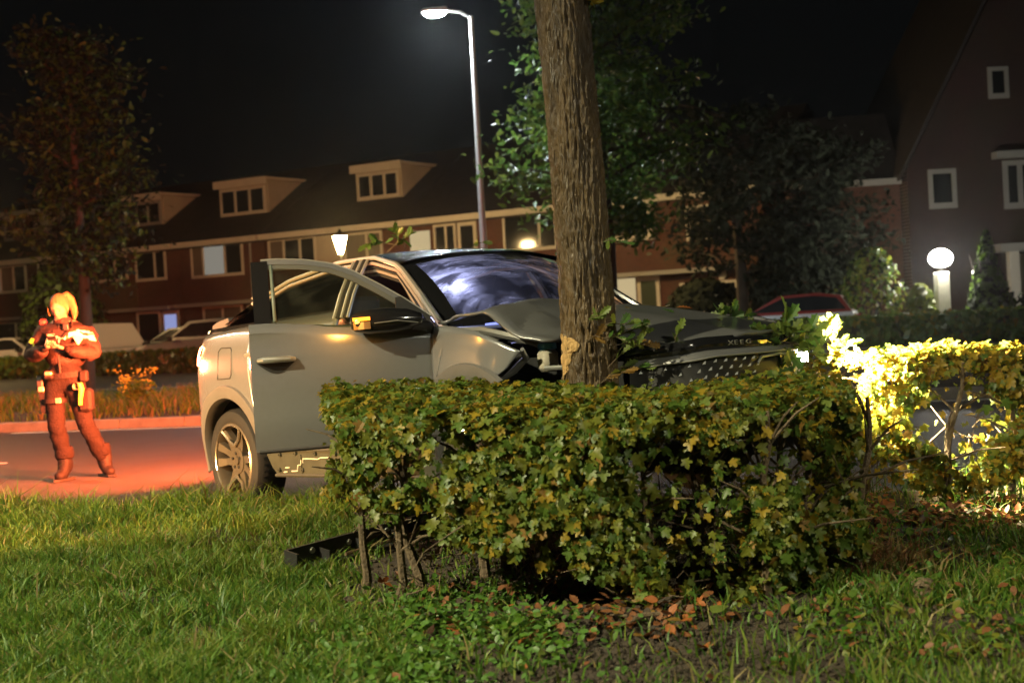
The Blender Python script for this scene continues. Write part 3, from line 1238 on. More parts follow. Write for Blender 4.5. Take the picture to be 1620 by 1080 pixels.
# --- open front door: u along the door from hinge to trailing edge, w height, outward offset
DOOR_ANG = R(60)
door = empty("front_door", (2.425, -.905, 0), 0, car)
door.rotation_euler = (0, 0, DOOR_ANG)      # door local: -x is the closed direction, -y outwards
door["label"] = "open front passenger door"


def dsec(z):
    """outward offset of the door skin at height z"""
    return float(np.interp(z, [.46, .60, .72, .90, 1.08, 1.115, 1.165, 1.5], [-.065, -.022, -.008, .014, .012, .002, -.045, -.235]))


def dpt(u, z, o=0.0):
    return (-u, -(dsec(z) + o + .012 * math.sin(math.pi * min(1, max(0, u)))), z)


def dbelt(u):
    return 1.075 + .09 * min(1, u / .9)


ZS = [.475, .50, .56, .63, .66, .72, .80, .88, .96, 1.02]
g = MB()
P = []
for i in range(25):
    u = .0 + 1.0 * i / 24
    zb = dbelt(u)
    zz = ZS + [zb - .06, zb - .052, zb - .025, zb]
    P.append([dpt(u - (.02 * (z - .47)), z, 0 if z < zb - .055 else (.010 - dsec(z) if z < zb - .05 else (.0 - dsec(z) if z < zb - .01 else -.035 - dsec(z)))) for z in zz])
g.grid(P)
# inner side, edges
P2 = [[(p_[0], p_[1] + .11, p_[2]) for p_ in row] for row in P]
g.grid(P2)
for row, row2 in ((P[0], P2[0]), (P[-1], P2[-1])):
    g.grid([row, row2])
g.grid([[r_[0] for r_ in P], [r_[0] for r_ in P2]])
sk = g.build("door_skin", M_paint, door, smooth=True)
# window frame: arch from hinge foot up to the trailing pillar
arch_ = [(.0, 1.135), (.12, 1.235), (.26, 1.335), (.40, 1.425), (.52, 1.478), (.66, 1.508), (.80, 1.522), (.90, 1.522)]
A_ = lin(arch_, 24)
fr = MB()
inn = []
for k_, (u, z) in enumerate(A_):
    a_, b_ = A_[max(0, k_ - 1)], A_[min(23, k_ + 1)]
    t_ = np.array(b_) - np.array(a_)
    t_ = t_ / np.linalg.norm(t_)
    inn.append((u + t_[1] * .052, z - t_[0] * .052))
mid_ = [((a_[0] + b_[0]) / 2, (a_[1] + b_[1]) / 2) for a_, b_ in zip(A_, inn)]
fr.grid([[dpt(a_[0], a_[1], -.045), dpt(a_[0], a_[1], .002), dpt(m2_[0], m2_[1], .006)] for a_, m2_ in zip(A_, mid_)], 0)
fr.grid([[dpt(m2_[0], m2_[1], .006), dpt(m2_[0], m2_[1], .001), dpt(i_[0], i_[1], -.001), dpt(i_[0], i_[1], -.045)] for m2_, i_ in zip(mid_, inn)], 1)
fr.tube([dpt(u, z + .003, -.004) for u, z in A_], .006, 6, 2)
fr.build("window_frame", [M_paint, mat("frame_grey", (.10, .10, .085), .45), M_rail], door, smooth=True)
pl = MB()
pl.grid([[dpt(u, z, .004) for u in np.linspace(.865, .955 + .035 * 0, 5)] for z in np.linspace(1.15, 1.517, 8)])
pl.grid([[dpt(u, z, -.03) for u in np.linspace(.865, .955, 5)] for z in np.linspace(1.15, 1.517, 8)])
pl.grid([[dpt(.955, z, .004), dpt(.955, z, -.03)] for z in np.linspace(1.15, 1.517, 8)])
pl.build("pillar_cover", M_black, door, smooth=True)
gu = np.linspace(.10, .868, 22)
top_ = np.interp(gu, A_[:, 0], A_[:, 1]) - .02
G_ = [[dpt(u, dbelt(u) - .01 + (zt - dbelt(u) + .01) * j / 6, -.014) for j in range(7)] for u, zt in zip(gu, top_)]
g = MB()
g.grid(G_)
g.build("window_glass", glass_mat("door_glass_green", (.52, .60, .48), .10, .03, .10, (.32, .36, .26), 5.0), door, smooth=True)
g = MB()
g.tube([dpt(.845, 1.17, -.006), dpt(.845, 1.50, -.006)], .010, 6)
g.build("glass_run_channel", mat("grey_green_rubber", (.16, .19, .15), .5), door, smooth=True)
# sail panel and folded mirror
g = MB()
g.prism([(-.01, 1.065), (-.01, 1.14), (-.16, 1.255), (-.19, 1.25), (-.19, 1.085)], -.012, .03)
g.build("mirror_sail", M_plast, door)
mr_ = empty("wing_mirror", (0, 0, 0), 0, door)
g = MB()
prof = [(.02, .0, .0), (.05, .045, .035), (.12, .062, .06), (.22, .075, .072), (.33, .075, .070), (.40, .065, .056), (.425, .04, .035), (.43, 0, 0)]
P = []
for (u, ry, rz) in prof:
    col = []
    for k in range(19):
        a = 2 * math.pi * k / 18
        c, s_ = math.cos(a), math.sin(a)
        zz = rz * s_ * (1.05 if s_ > 0 else .85)
        col.append((-u - .02, -.105 - ry * c, 1.118 + zz + .006 * u))
    P.append(col)
g.grid(P)
g.build("mirror_shell", M_black, mr_, smooth=True)
g = MB()
g.tube([(-.02, .0, 1.075), (-.05, -.06, 1.085), (-.12, -.10, 1.10)], [.032, .03, .035], 10)
g.build("mirror_arm", M_plast, mr_, smooth=True)
g = MB()
g.grid([[(-.435 + .002 * k - .0, -.085 - .035 * k / 2, 1.128), (-.435, -.085 - .035 * k / 2, 1.150)] for k in range(3)])
g.grid([[(-u, -.105 - (.079 if u < .41 else .062), z) for z in (1.131, 1.149)] for u in (.345, .38, .41, .436)])
g.build("indicator_strip", M_amber, mr_)
g = MB()
g.grid([[(-u, -.105 - (.077 if u < .41 else .06), z) for z in (1.085, 1.124)] for u in (.345, .38, .41, .434)])
g.build("mirror_lower_lens", M_amberg, mr_)
g = MB()
g.tube([(-.325, -.186, 1.112), (-.2, -.186, 1.118), (-.09, -.17, 1.10)], .003, 5)
g.build("mirror_trim_line", M_rail, mr_)
# handle over a dark patch laid on the skin for the shaded recess
hn = MB()
hn.grid([[(-(.755 + .20 * i / 12), dpt(.755 + .20 * i / 12, .94, .004)[1], .955 + (.002 if j else -.062 * math.sin(math.pi * (i + .3) / 12.6))) for j in (0, 1)] for i in range(13)])
hn.build("handle_recess_shade", M_inner, door, smooth=True)
hn = MB()
hn.tube([(-.757, -.030, .962), (-.78, -.058, .964), (-.92, -.058, .966), (-.948, -.030, .966)], [.012, .017, .017, .012], 10)
hn.build("door_handle", M_rail, door, smooth=True)
# crease line on the lower door, trim torn away
hn = MB()
hn.tube([dpt(u, .475, .0) for u in np.linspace(.02, .98, 12)], .012, 6)
hn.build("door_lower_edge", M_plast, door, smooth=True)

# lamps that belong to the car, and a blue fill added in the cabin
LCAR = car.matrix_world
_t1 = lamp("tail_glow", 'AREA', (-.95, -.35, 1.20), (1, .14, .034), 760, car, .3)
_t1.rotation_euler = (0, R(88), R(6))
_t2 = lamp("tail_glow", 'AREA', (-.95, .35, 1.20), (1, .14, .034), 620, car, .3)
_t2.rotation_euler = (0, R(88), R(-4))
_t1.data.spread = _t2.data.spread = R(100)
lamp("tail_side_glow", 'POINT', (-.72, -1.0, 1.05), (1, .24, .10), 28, car, .05)
lamp("indicator_glow", 'POINT', (-.50, -.24, 1.14), (1, .42, .06), 3.5, door, .04)
hlamp = lamp("headlamp_beam", 'SPOT', (3.66, .72, .84), (1, .82, .46), 6000, car, .05, _cmi @ Vector((4.2, 7.3, .88)), R(118), .8)
lamp("dash_glow", 'POINT', (2.02, -.48, 1.20), (.50, .54, 1.0), 11, car, .05)  # added blue fill, standing in for police lights caught in the windscreen
# ------------------------------------------------------------------ grass
def blades(name, pts, h, mats, mi, lean=.5, wid=.006):
    """pts (N,3); bent tapering blades of two quads and a tip"""
    N = len(pts)
    a = RNG.uniform(0, 2 * np.pi, N)
    b = RNG.uniform(0, 2 * np.pi, N)
    l = RNG.uniform(.1, 1, N) * lean * h
    w = wid * RNG.uniform(.6, 1.3, N)
    sx, sy = np.cos(a) * w, np.sin(a) * w
    lx, ly = np.cos(b) * l, np.sin(b) * l
    V = np.zeros((N, 6, 3))
    for k, (t, ws) in enumerate(((0, 1), (.55, .8), (1, .12))):
        bend = t ** 2
        zt = h * (t - .25 * bend * lean)
        for s, sg in ((0, -1), (1, 1)):
            V[:, k * 2 + s, 0] = pts[:, 0] + sx * sg * ws + lx * bend
            V[:, k * 2 + s, 1] = pts[:, 1] + sy * sg * ws + ly * bend
            V[:, k * 2 + s, 2] = pts[:, 2] + zt
    F = np.array([(0, 1, 3, 2), (2, 3, 5, 4)])
    F = (F[None] + (np.arange(N) * 6)[:, None, None]).reshape(-1, 4)
    return link(name, np_mesh(name, V.reshape(-1, 3), F, mats, np.repeat(mi, 2)))


def grass_density(x, y):
    if y > kerb_y(x) - .02:
        return 0
    d = 1.0
    if x > -.45 - .10 * (y - 5):
        d = .05
    if x < -.3 and ((x + .55) / .22) ** 2 + ((y - 5.75) / .5) ** 2 < 1:
        d = .22
    if x > .95 and y < 5.15:
        d = .20
    elif x > 1.1:
        d = .32
    if y > 6.6 and x > 1.2:
        d = .10
    if -1.2 < x < 1.9 and 5.75 < y < 8.2 and x > -.7:
        d = min(d, .06)
    return d


pts, hs, mi = [], [], []
tries = 0
while len(pts) < 84000 and tries < 600000:
    tries += 1
    y = 3.9 + 7.2 * random.random() ** 1.25
    x = random.uniform(-.62, .62) * y + .02
    d = grass_density(x, y) * (.6 if abs(x) > .42 * y else 1)
    if d <= 0:
        continue
    cl = fbm(x * 2.2, y * 2.2, 5)
    if random.random() > d * (.78 + .9 * cl):
        continue
    ne = max(0, 1 - (kerb_y(x) - y) / 1.4)
    hh = (.07 + .055 * (cl + .3) + .12 * ne * ne) * random.uniform(.55, 1.35)
    if random.random() < .03:
        hh *= 1.5
    pts.append((x, y, verge_z(x, y) - .006))
    hs.append(max(.03, hh))
    c2 = fbm(x * 1.1 + 7, y * 1.1, 2)
    r = random.random() + c2 * .35
    mi.append(2 if random.random() < .07 else (1 if r > .62 else (3 if r < .2 else 0)))
gr = blades("grass", np.array(pts), np.array(hs), [G1, G2, G3, G4], np.array(mi), .95, .0042)
tag(gr, kind="stuff")

# median grass
pts, hs, mi = [], [], []
for _ in range(26000):
    x = random.uniform(-15, 4)
    ya, yb = med_a(x) + .2, med_b(x)
    t = random.random()
    y = ya + (yb - ya) * t
    cl = fbm(x * .9, y * .9, 4)
    if random.random() > .75 + cl:
        continue
    pts.append((x, y, .10 + .11 * math.sin(math.pi * t)))
    hs.append((.16 + .14 * cl) * random.uniform(.6, 1.4) + .04)
    mi.append(random.choice((0, 1, 1, 2, 2, 0)))
gr = blades("median_grass", np.array(pts), np.array(hs), [G1, G2, G3], np.array(mi), .8, .012)
tag(gr, kind="stuff")

# low leafy ground cover under and beside the hedge
def cover(name, n, fx, mats, size, weights):
    pos, mi_ = [], []
    while len(pos) < n:
        x, y = fx()
        if y > kerb_y(x) - .15:
            continue
        q = fbm(x * 3.1, y * 3.1, 8)
        if random.random() > .5 + q * 1.3:
            continue
        z = verge_z(x, y) + abs(random.gauss(0, .03)) + .008
        pos.append((x, y, z))
        mi_.append(random.choices(range(len(mats)), weights)[0])
    pos = np.array(pos)
    nr = np.column_stack([RNG.normal(0, .55, n), RNG.normal(-.25, .55, n), np.ones(n)])
    o = scatter(name, OVAL[0], OVAL[1], pos, nr, RNG.uniform(0, 6.28, n), RNG.uniform(.6, 1.4, n) * size, mats, np.array(mi_))
    return tag(o, kind="stuff")


LG = leaf_mat("clover_green", (.070, .160, .028), .45, .3)
cover("clover_ground_cover", 3600, lambda: (random.gauss(-.22, .2), random.gauss(5.0, .42)), [LG, G1, L5], .03, [5, 3, 1])
cover("weed_ground_cover", 6400, lambda: (random.uniform(.75, 3.6), random.uniform(4.3, 7.6)), [L2, G4, L1, LD2], .034, [4, 4, 2, 2])
cover("leaf_litter", 900, lambda: (random.gauss(.15, .38), random.gauss(5.4, .35)), [LD2, LD1, M_soil, L4], .042, [6, 1, 4, 1])
cover("brown_leaf_litter", 1500, lambda: (random.gauss(2.2, .7), random.gauss(7.0, .4)), [LD2, LD1, L4, LD2], .045, [5, 3, 2, 3])

CLOD = (np.array([(0, 0, .5), (.5, 0, -.1), (-.3, .45, -.15), (-.25, -.45, -.1), (.1, .1, -.4)]), np.array([(0, 1, 2), (0, 2, 3), (0, 3, 1), (4, 2, 1), (4, 3, 2), (4, 1, 3)]))
n = 5200
cp = np.column_stack([RNG.normal(.45, .55, n), RNG.uniform(4.3, 6.6, n)])
cp = np.column_stack([cp, [verge_z(a, b) + .004 for a, b in cp]])
tag(scatter("soil_clods", CLOD[0], CLOD[1], cp, RNG.normal(0, .4, (n, 3)) + np.array([[0, 0, 1]]), RNG.uniform(0, 6.28, n), RNG.uniform(.008, .034, n), [M_soil], np.zeros(n, int)), kind="stuff")

# dry grass tuft at right
pts, hs = [], []
for _ in range(420):
    a = random.gauss(0, .14)
    pts.append((1.42 + random.gauss(0, .14), 5.75 + a, .1))
    hs.append(random.uniform(.10, .22))
gr = blades("dry_grass", np.array(pts), np.array(hs), [G3, LD2], np.array([random.randint(0, 1) for _ in pts]), 1.3, .004)
tag(gr, kind="stuff")


# ------------------------------------------------------------------ hedges of field maple
LEAF_MATS = [L1, L2, L3, L4, L5]


def hedge(name, label, quad, z0f, ztop, n, size, weights, keep, nbig=0, group=None, holes=.2, stems=12, shape=MAPLE, belly=0.0, thin=0.0):
    root = empty(name, (quad[0][0], quad[0][1], 0))
    o0 = Vector(root.location)
    tag(root, label, "hedge", group)
    q = [Vector((a, b, 0)) for a, b in quad]      # front-left, front-right, back-right, back-left
    up = Vector((0, 0, 1))

    fdir = (q[1] - q[0]).normalized()
    fn = Vector((fdir.y, -fdir.x, 0))
    def W(u, v):
        return (q[0] * (1 - u) + q[1] * u) * (1 - v) + (q[3] * (1 - u) + q[2] * u) * v + fn * (belly * 4 * u * (1 - u) * (1 - v))

    wl = (q[1] - q[0]).length
    dl = (q[3] - q[0]).length
    pos, nrm, mi_ = [], [], []
    while len(pos) < n:
        r = random.random()
        depth = min(.45, abs(random.gauss(0, .075)))
        u, v, h = random.random(), random.random(), random.random()
        if r < .50:
            v = depth / dl
            out = fn
        elif r < .78:
            h = 1 - depth * .8
            out = up
        elif r < .88:
            u = depth / wl
            out = -fdir
        elif r < .97:
            u = 1 - depth / wl
            out = fdir
        else:
            v = 1 - depth / dl
            out = -fn
        p = W(u, v)
        zt = ztop(u, v)
        zb = z0f(u)
        z = zb + (zt - zb) * h
        # rounded shoulders and a wavy face
        bul = .075 * fbm(p.x * 3.5, z * 3.5 + p.y, 1) + .02 * random.gauss(0, 1)
        p = p + fn * (bul - .10 * max(0, h - .86) / .14 - .05 * max(0, .3 - h))
        p.z = z + (.04 * fbm(p.x * 4, p.y * 4, 6) + .02 * random.gauss(0, 1) if out is up else 0)
        if out is not up:
            hole = fbm(p.x * 2.3 + 3, p.z * 2.6, 12)
            if hole > holes and random.random() < .97:
                continue
            if h < .18 and random.random() < (.55 if u < .35 or not belly else .12):
                continue
        if not keep(p) or (thin and u < thin and random.random() < .6):
            continue
        pos.append(p)
        nn = out * 1.0 + up * .35 + Vector((random.gauss(0, .55), random.gauss(0, .55), random.gauss(0, .45)))
        nrm.append(nn)
        yl = weights[:]
        if h > .8:
            yl[2] *= 2.2
        mi_.append(random.choices(range(5), yl)[0])
    A = np.array([tuple(p - o0) for p in pos])
    N_ = np.array([tuple(v) for v in nrm])
    sp = RNG.uniform(-1.2, 1.2, n) + np.pi
    sz = RNG.uniform(.5, 1.4, n) * size
    mi_ = np.array(mi_)
    big = np.zeros(n, bool)
    if nbig:
        # the leaves that show largest stay objects of their own
        d = np.linalg.norm(A + np.array(o0) - np.array([0, 0, CAM_H]), axis=1)
        face = np.abs((N_ / np.linalg.norm(N_, axis=1, keepdims=True)) @ np.array([0, -1, 0]))
        score = sz * (.3 + face) / d
        idx = np.argsort(-score)[:nbig]
        big[idx] = True
        ms = []
        for m_ in LEAF_MATS:
            k_ = MB()
            k_.add([tuple(t) for t in shape[0]], [tuple(t) for t in shape[1]])
            ms.append(k_.mesh("leaf", m_, fix=False))
        Bs = basis(N_, sp)
        for i in idx:
            o = link("leaf", ms[mi_[i]], root)
            B = Matrix(Bs[i].T.tolist()).to_4x4()
            o.matrix_local = Matrix.Translation(A[i]) @ B @ Matrix.Scale(float(sz[i]), 4)
    s = ~big
    f = scatter("foliage", shape[0], shape[1], A[s], N_[s], sp[s], sz[s], LEAF_MATS, mi_[s], root)
    tag(f, kind="stuff")
    # stems and twigs
    for k in range(stems):
        u, v = (k + random.uniform(.2, .8)) / stems, random.uniform(.04, .5)
        b = W(u, v)
        if not keep(Vector((b.x, b.y, .4))):
            continue
        hgt = ztop(u, v)
        pts_ = []
        off = Vector((0, 0, 0))
        for t in range(7):
            off += Vector((random.gauss(0, .022), random.gauss(0, .018), 0))
            pts_.append(b + off + Vector((0, 0, verge_z(b.x, b.y) - .03 + (hgt - .12) * t / 6)) - o0)
        m_ = MB()
        r0 = random.uniform(.011, .021)
        m_.tube(pts_, [r0 * (1.25 - .13 * t) for t in range(7)], 7)
        for t in range(2, 6):
            for _ in range(2):
                dr = Vector((random.gauss(0, .16), random.gauss(-.06, .12), random.uniform(.04, .2)))
                m_.tube([pts_[t], pts_[t] + dr * .55 + Vector((0, 0, .02)), pts_[t] + dr], [r0 * .38, r0 * .3, r0 * .14], 5)
        m_.build("stem", M_twig, root, smooth=True)
    if not stems:
        return root
    tw = MB()
    for _ in range(stems * 8):
        b = W(random.random(), random.uniform(0, .4))
        b.z = random.uniform(.14, .5)
        if not keep(b):
            continue
        dr = Vector((random.gauss(0, .13), random.gauss(0, .08), random.gauss(.06, .1)))
        tw.tube([b - o0, b - o0 + dr * .5 + Vector((0, 0, random.gauss(0, .02))), b - o0 + dr], [.0035, .003, .0015], 4)
    tag(tw.build("twigs", M_twig, root), kind="stuff")
    return root


TREE_X, TREE_Y = .350, 7.1


def clear_of_car(p):
    l = _cmi @ p
    if -1 < l.x < 3.86 - .35 * (l.y / .9) ** 2 and -1.0 < l.y < 1.0:
        return False
    if (p - Vector((1.64, 7.79, .80))).length < .27:
        return False
    return (p.x - TREE_X) ** 2 + (p.y - TREE_Y) ** 2 > .15 ** 2


hedge("field_maple_hedge", "square clipped field maple hedge round the struck tree, olive and yellow leaves, bare stems below",
      [(-.66, 5.55), (1.34, 5.55), (1.72, 7.75), (-.95, 6.95)],
      lambda u: .40 - .31 * min(1, max(0, (u - .30) / .2)) + .05 * math.sin(u * 17), lambda u, v: .895 - .04 * u + .01 * v - .07 * v * min(1, max(0, (u - .2) / .3)),
      46000, .036, [5.5, 4.2, 1.5, .5, 2.6], clear_of_car, 300, None, .03, 15, belly=.36)
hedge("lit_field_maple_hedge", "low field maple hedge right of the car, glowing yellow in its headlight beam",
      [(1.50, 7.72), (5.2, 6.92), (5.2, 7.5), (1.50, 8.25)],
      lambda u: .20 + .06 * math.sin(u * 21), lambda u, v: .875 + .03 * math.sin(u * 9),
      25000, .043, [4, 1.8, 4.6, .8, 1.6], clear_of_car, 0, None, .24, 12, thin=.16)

# ------------------------------------------------------------------ the struck tree
def bark_mat():
    m = mat("oak_bark", (.180, .115, .048), .48, var=.75, vscale=9, bump=.9, bscale=120, color2=(.060, .042, .024), stretch=(1, 1, .25), rvar=.2)
    return m


def trunk_mesh(r, h, seed, nu=230, nv=520):
    V = np.zeros((nv + 1, nu, 3))
    for j in range(nv + 1):
        z = h * j / nv
        sway = .03 * math.sin(z * 1.1 + .4)
        swy = .02 * math.sin(z * .9 + 2)
        rr = r * (1.05 - .03 * z / 3) + .05 * math.exp(-z / .12)
        for i in range(nu):
            a = 2 * math.pi * i / nu
            c, s = math.cos(a), math.sin(a)
            wob = .10 * fbm(c * 1.2, s * 1.2, z * .8 + seed, 2)
            wp = .5 * mnoise.noise(Vector((c * 3, s * 3, z * 6)))
            k1 = 1 - abs(mnoise.noise(Vector((c * 6.2 + wp, s * 6.2 + wp, z * 4.6 + seed)))) * 2.6
            k2 = 1 - abs(mnoise.noise(Vector((c * 13 + 3 + wp, s * 13, z * 13)))) * 2.4
            k3 = mnoise.noise(Vector((c * 26, s * 26, z * 40)))
            d = rr * (1 + wob) + .0095 * k1 + .0085 * k2 + .0035 * k3
            V[j, i] = (c * d + sway, s * d + swy, z)
    F = []
    idx = np.arange((nv + 1) * nu).reshape(nv + 1, nu)
    a = idx[:-1, :]
    b = np.roll(idx, -1, axis=1)[:-1, :]
    c = np.roll(idx, -1, axis=1)[1:, :]
    d = idx[1:, :]
    F = np.stack([a, b, c, d], -1).reshape(-1, 4)
    return V, F


tree = empty("oak_tree", (TREE_X, TREE_Y, 0))
tag(tree, "ridged brown trunk of the struck oak rising out of the hedge against the crumpled bonnet", "tree")
TV, TF = trunk_mesh(.118, 4.6, 3.3)
link("trunk", np_mesh("trunk", TV.reshape(-1, 3), TF, bark_mat(), smooth=True), tree)
# upper trunk, limbs and crown above the frame
m_ = MB()
up_pts = [Vector((.03 * math.sin(4.6 * 1.1 + .4), .02 * math.sin(4.6 * .9 + 2), 4.55)), Vector((.0, .05, 5.6)), Vector((.05, 0, 6.8)), Vector((0, 0, 8.2))]
m_.tube(up_pts, [.125, .11, .08, .03], 14)
m_.build("upper_trunk", bark_mat(), tree, smooth=True)
crp = []
for k in range(11):
    a = k * 2.4
    z0 = 5.4 + k * .22
    L = 1.9 - .06 * k
    e = Vector((math.cos(a) * L, math.sin(a) * L, z0 + .9))
    m_ = MB()
    m_.tube([Vector((0, 0, z0)), e * .5 + Vector((0, 0, z0 * .5 + .05)), e], [.045, .03, .012], 7)
    m_.build("limb", bark_mat(), tree, smooth=True)
    for t in (.45, .7, .95):
        crp.append(Vector((0, 0, z0)).lerp(e, t))
crp.append(Vector((0, 0, 8.2)))
n = 3600
cc = np.array([tuple(random.choice(crp)) for _ in range(n)])
pos = cc + RNG.normal(0, .33, (n, 3))
scatter("crown", OAK[0], OAK[1], pos, RNG.normal(0, 1, (n, 3)) + np.array([[0, 0, .6]]), RNG.uniform(0, 6.28, n), RNG.uniform(.08, .15, n),
        [LO, LO2, L3], RNG.choice(3, n, p=[.6, .3, .1]), tree)


# torn bark
def scar(cx, cz, outline, name):
    """patch lying on the trunk surface; outline of (angle offset, height)"""
    pts_ = []
    for (da, dz) in outline:
        a = cx + da
        z = cz + dz
        j = min(len(TV) - 1, max(0, int(round(z / 4.6 * 520))))
        i = int(round((a % (2 * math.pi)) / (2 * math.pi) * 230)) % 230
        p = TV[j, i]
        ax = np.array([.03 * math.sin(z * 1.1 + .4), .02 * math.sin(z * .9 + 2)])
        dd = np.array(p[:2]) - ax
        L_ = np.linalg.norm(dd)
        rr = max(L_, .125) + .004
        pts_.append((ax[0] + dd[0] / L_ * rr, ax[1] + dd[1] / L_ * rr, z))
    return pts_


P = []
for j in range(31):
    z = .315 - .0105 * j
    t = j / 30
    w = float(np.interp(t, [0, .06, .16, .24, .30, .42, .55, .62, .75, .9, 1], [.05, .75, 1.10, .95, .70, .62, .50, .22, .20, .26, .05]))
    w *= 1 + .30 * mnoise.noise(Vector((3.1, t * 9, 0)))
    l = -1.42 + .10 * mnoise.noise(Vector((8.2, t * 7, 0)))
    P.append(scar(-math.pi / 2, .80, [(l + w * k / 9, z + .010 * mnoise.noise(Vector((k * .9, j * .6, 4)))) for k in range(10)], ""))
g = MB()
g.grid(P)
M_wood = mat("torn_wood", (.72, .45, .17), .75, var=.45, vscale=26, bump=1.0, bscale=90, stretch=(1, 1, .2))
sc_ = g.build("bare_wood_patch", M_wood, tree, smooth=True)
sd = sc_.modifiers.new("thick", 'SOLIDIFY')
sd.thickness = .006
sd.offset = 0
sc_["label"] = "pale torn patch where the bark is knocked off"


def sprig(parent, base, tip, n, size, mats, shape=OAK, name="sprig", up=.4, seed=0):
    """twig with real leaves spread along it, joined: one small part"""
    rd = random.Random(seed)
    b, t = Vector(base), Vector(tip)
    m__ = MB()
    mid = (b + t) / 2 + Vector((rd.gauss(0, .02), rd.gauss(0, .02), .02))
    m__.tube([b, mid, t], [.004, .003, .0015], 5, 0)
    d = (t - b).normalized()
    for k in range(n):
        q = .25 + .75 * (k + .5) / n
        p = b.lerp(mid, q * 2) if q < .5 else mid.lerp(t, q * 2 - 1)
        ax = (d * rd.uniform(.3, 1.0) + Vector((rd.gauss(0, .6), rd.gauss(0, .6), rd.gauss(up * .5, .5)))).normalized()
        nr = Vector((rd.gauss(0, .6), -.7 + rd.gauss(0, .4), .6 + rd.gauss(0, .4)))
        x = ax.cross(nr).normalized()
        nr = x.cross(ax)
        s = size * rd.uniform(.7, 1.25)
        B = Matrix((x, ax, nr)).transposed()
        m__.add([tuple(p + B @ (Vector(vv) * s)) for vv in shape[0]], [tuple(ff) for ff in shape[1]], 1 + rd.randrange(len(mats)))
    return m__.build(name, [M_twig] + mats, parent, fix=False)


sprig(tree, (.125, -.06, 2.70), (.17, -.10, 2.73), 2, .10, [L3, LO2], MAPLE, "sprig", seed=3)
sprig(tree, (.10, -.09, 1.55), (.25, -.12, 1.54), 5, .06, [LO, LO2], OAK, "sprig", seed=5)
for k in range(11):
    a = random.uniform(-1.5, .3)
    b = Vector((math.cos(a) * .13, math.sin(a) * .13, .86 + random.uniform(0, .28)))
    d = Vector((math.cos(a) * .16 + .05, math.sin(a) * .12, random.uniform(-.02, .16)))
    sprig(tree, b, b + d, random.choice((3, 4, 5)), .07, [LO, L5, L1, LO2] if k % 4 else [L4, L1], OAK, "sprig", seed=20 + k)
# ------------------------------------------------------------------ the officer looking at a phone
M_skin = mat("skin", (.30, .185, .13), .6, spec=.3, var=.12, vscale=30)
M_hair = mat("blonde_hair", (.20, .13, .055), .6, var=.5, vscale=60, bump=.8, bscale=150, stretch=(1, 1, .25))
M_trous = mat("dark_trousers", (.012, .009, .009), .85, spec=.12, var=.25, vscale=18, bump=.5, bscale=60)
M_jack = mat("dark_jacket", (.026, .016, .015), .65, spec=.2, var=.25, vscale=14, bump=.7, bscale=45)
M_boot = mat("boot_leather", (.008, .007, .007), .65, spec=.2, bump=.4, bscale=60)
M_refl = mat("reflective_stripe", (.55, .53, .40), .45, spec=.5)
M_refy = mat("yellow_stripe", (.60, .75, .06), .5)
M_vest = mat("vest_cloth", (.035, .030, .034), .75, bump=.6, bscale=50)
M_pouch = mat("pouch_leather", (.010, .008, .008), .7, spec=.2, bump=.3, bscale=60)
M_brass = mat("buckle", (.45, .38, .25), .45, metal=.5)


def skin_mesh(name, verts, edges, radii, root=0, levels=2):
    me = bpy.data.meshes.new(name)
    bm = bmesh.new()
    sv = bm.verts.layers.skin.verify()
    vs_ = []
    for k, (p, r) in enumerate(zip(verts, radii)):
        v = bm.verts.new(p)
        v[sv].radius = r if isinstance(r, tuple) else (r, r)
        v[sv].use_root = (k == root)
        vs_.append(v)
    for a, b in edges:
        bm.edges.new((vs_[a], vs_[b]))
    bm.to_mesh(me)
    bm.free()
    o = bpy.data.objects.new("tmp", me)
    COL.objects.link(o)
    m1 = o.modifiers.new("s", 'SKIN')
    m1.use_smooth_shade = True
    m2 = o.modifiers.new("d", 'SUBSURF')
    m2.levels = levels
    m2.render_levels = levels
    bpy.context.view_layer.update()
    out = bpy.data.meshes.new_from_object(o.evaluated_get(bpy.context.evaluated_depsgraph_get()))
    bpy.data.objects.remove(o)
    bpy.data.meshes.remove(me)
    return out


def crumple(me, amp, f, seed=0, vert=1.0):
    for v in me.vertices:
        c = v.co
        d = amp * mnoise.noise(Vector((c.x * f, c.y * f, c.z * f * vert + seed)))
        d += .6 * amp * (1 - abs(mnoise.noise(Vector((c.x * f * .7 + 9, c.y * f * .7, c.z * f * 1.9 * vert + seed)))) * 2)
        v.co = c + v.normal * d


person = empty("person", (-3.85, 12.45, .0), 0)
tag(person, "police officer with a blonde ponytail standing on the road, looking down at a phone", "person")

# body: one surface for head, neck, trunk, arms and legs
V, E, RD = [], [], []


def nd(p, r, par=None):
    V.append(p)
    RD.append(r)
    if par is not None:
        E.append((par, len(V) - 1))
    return len(V) - 1


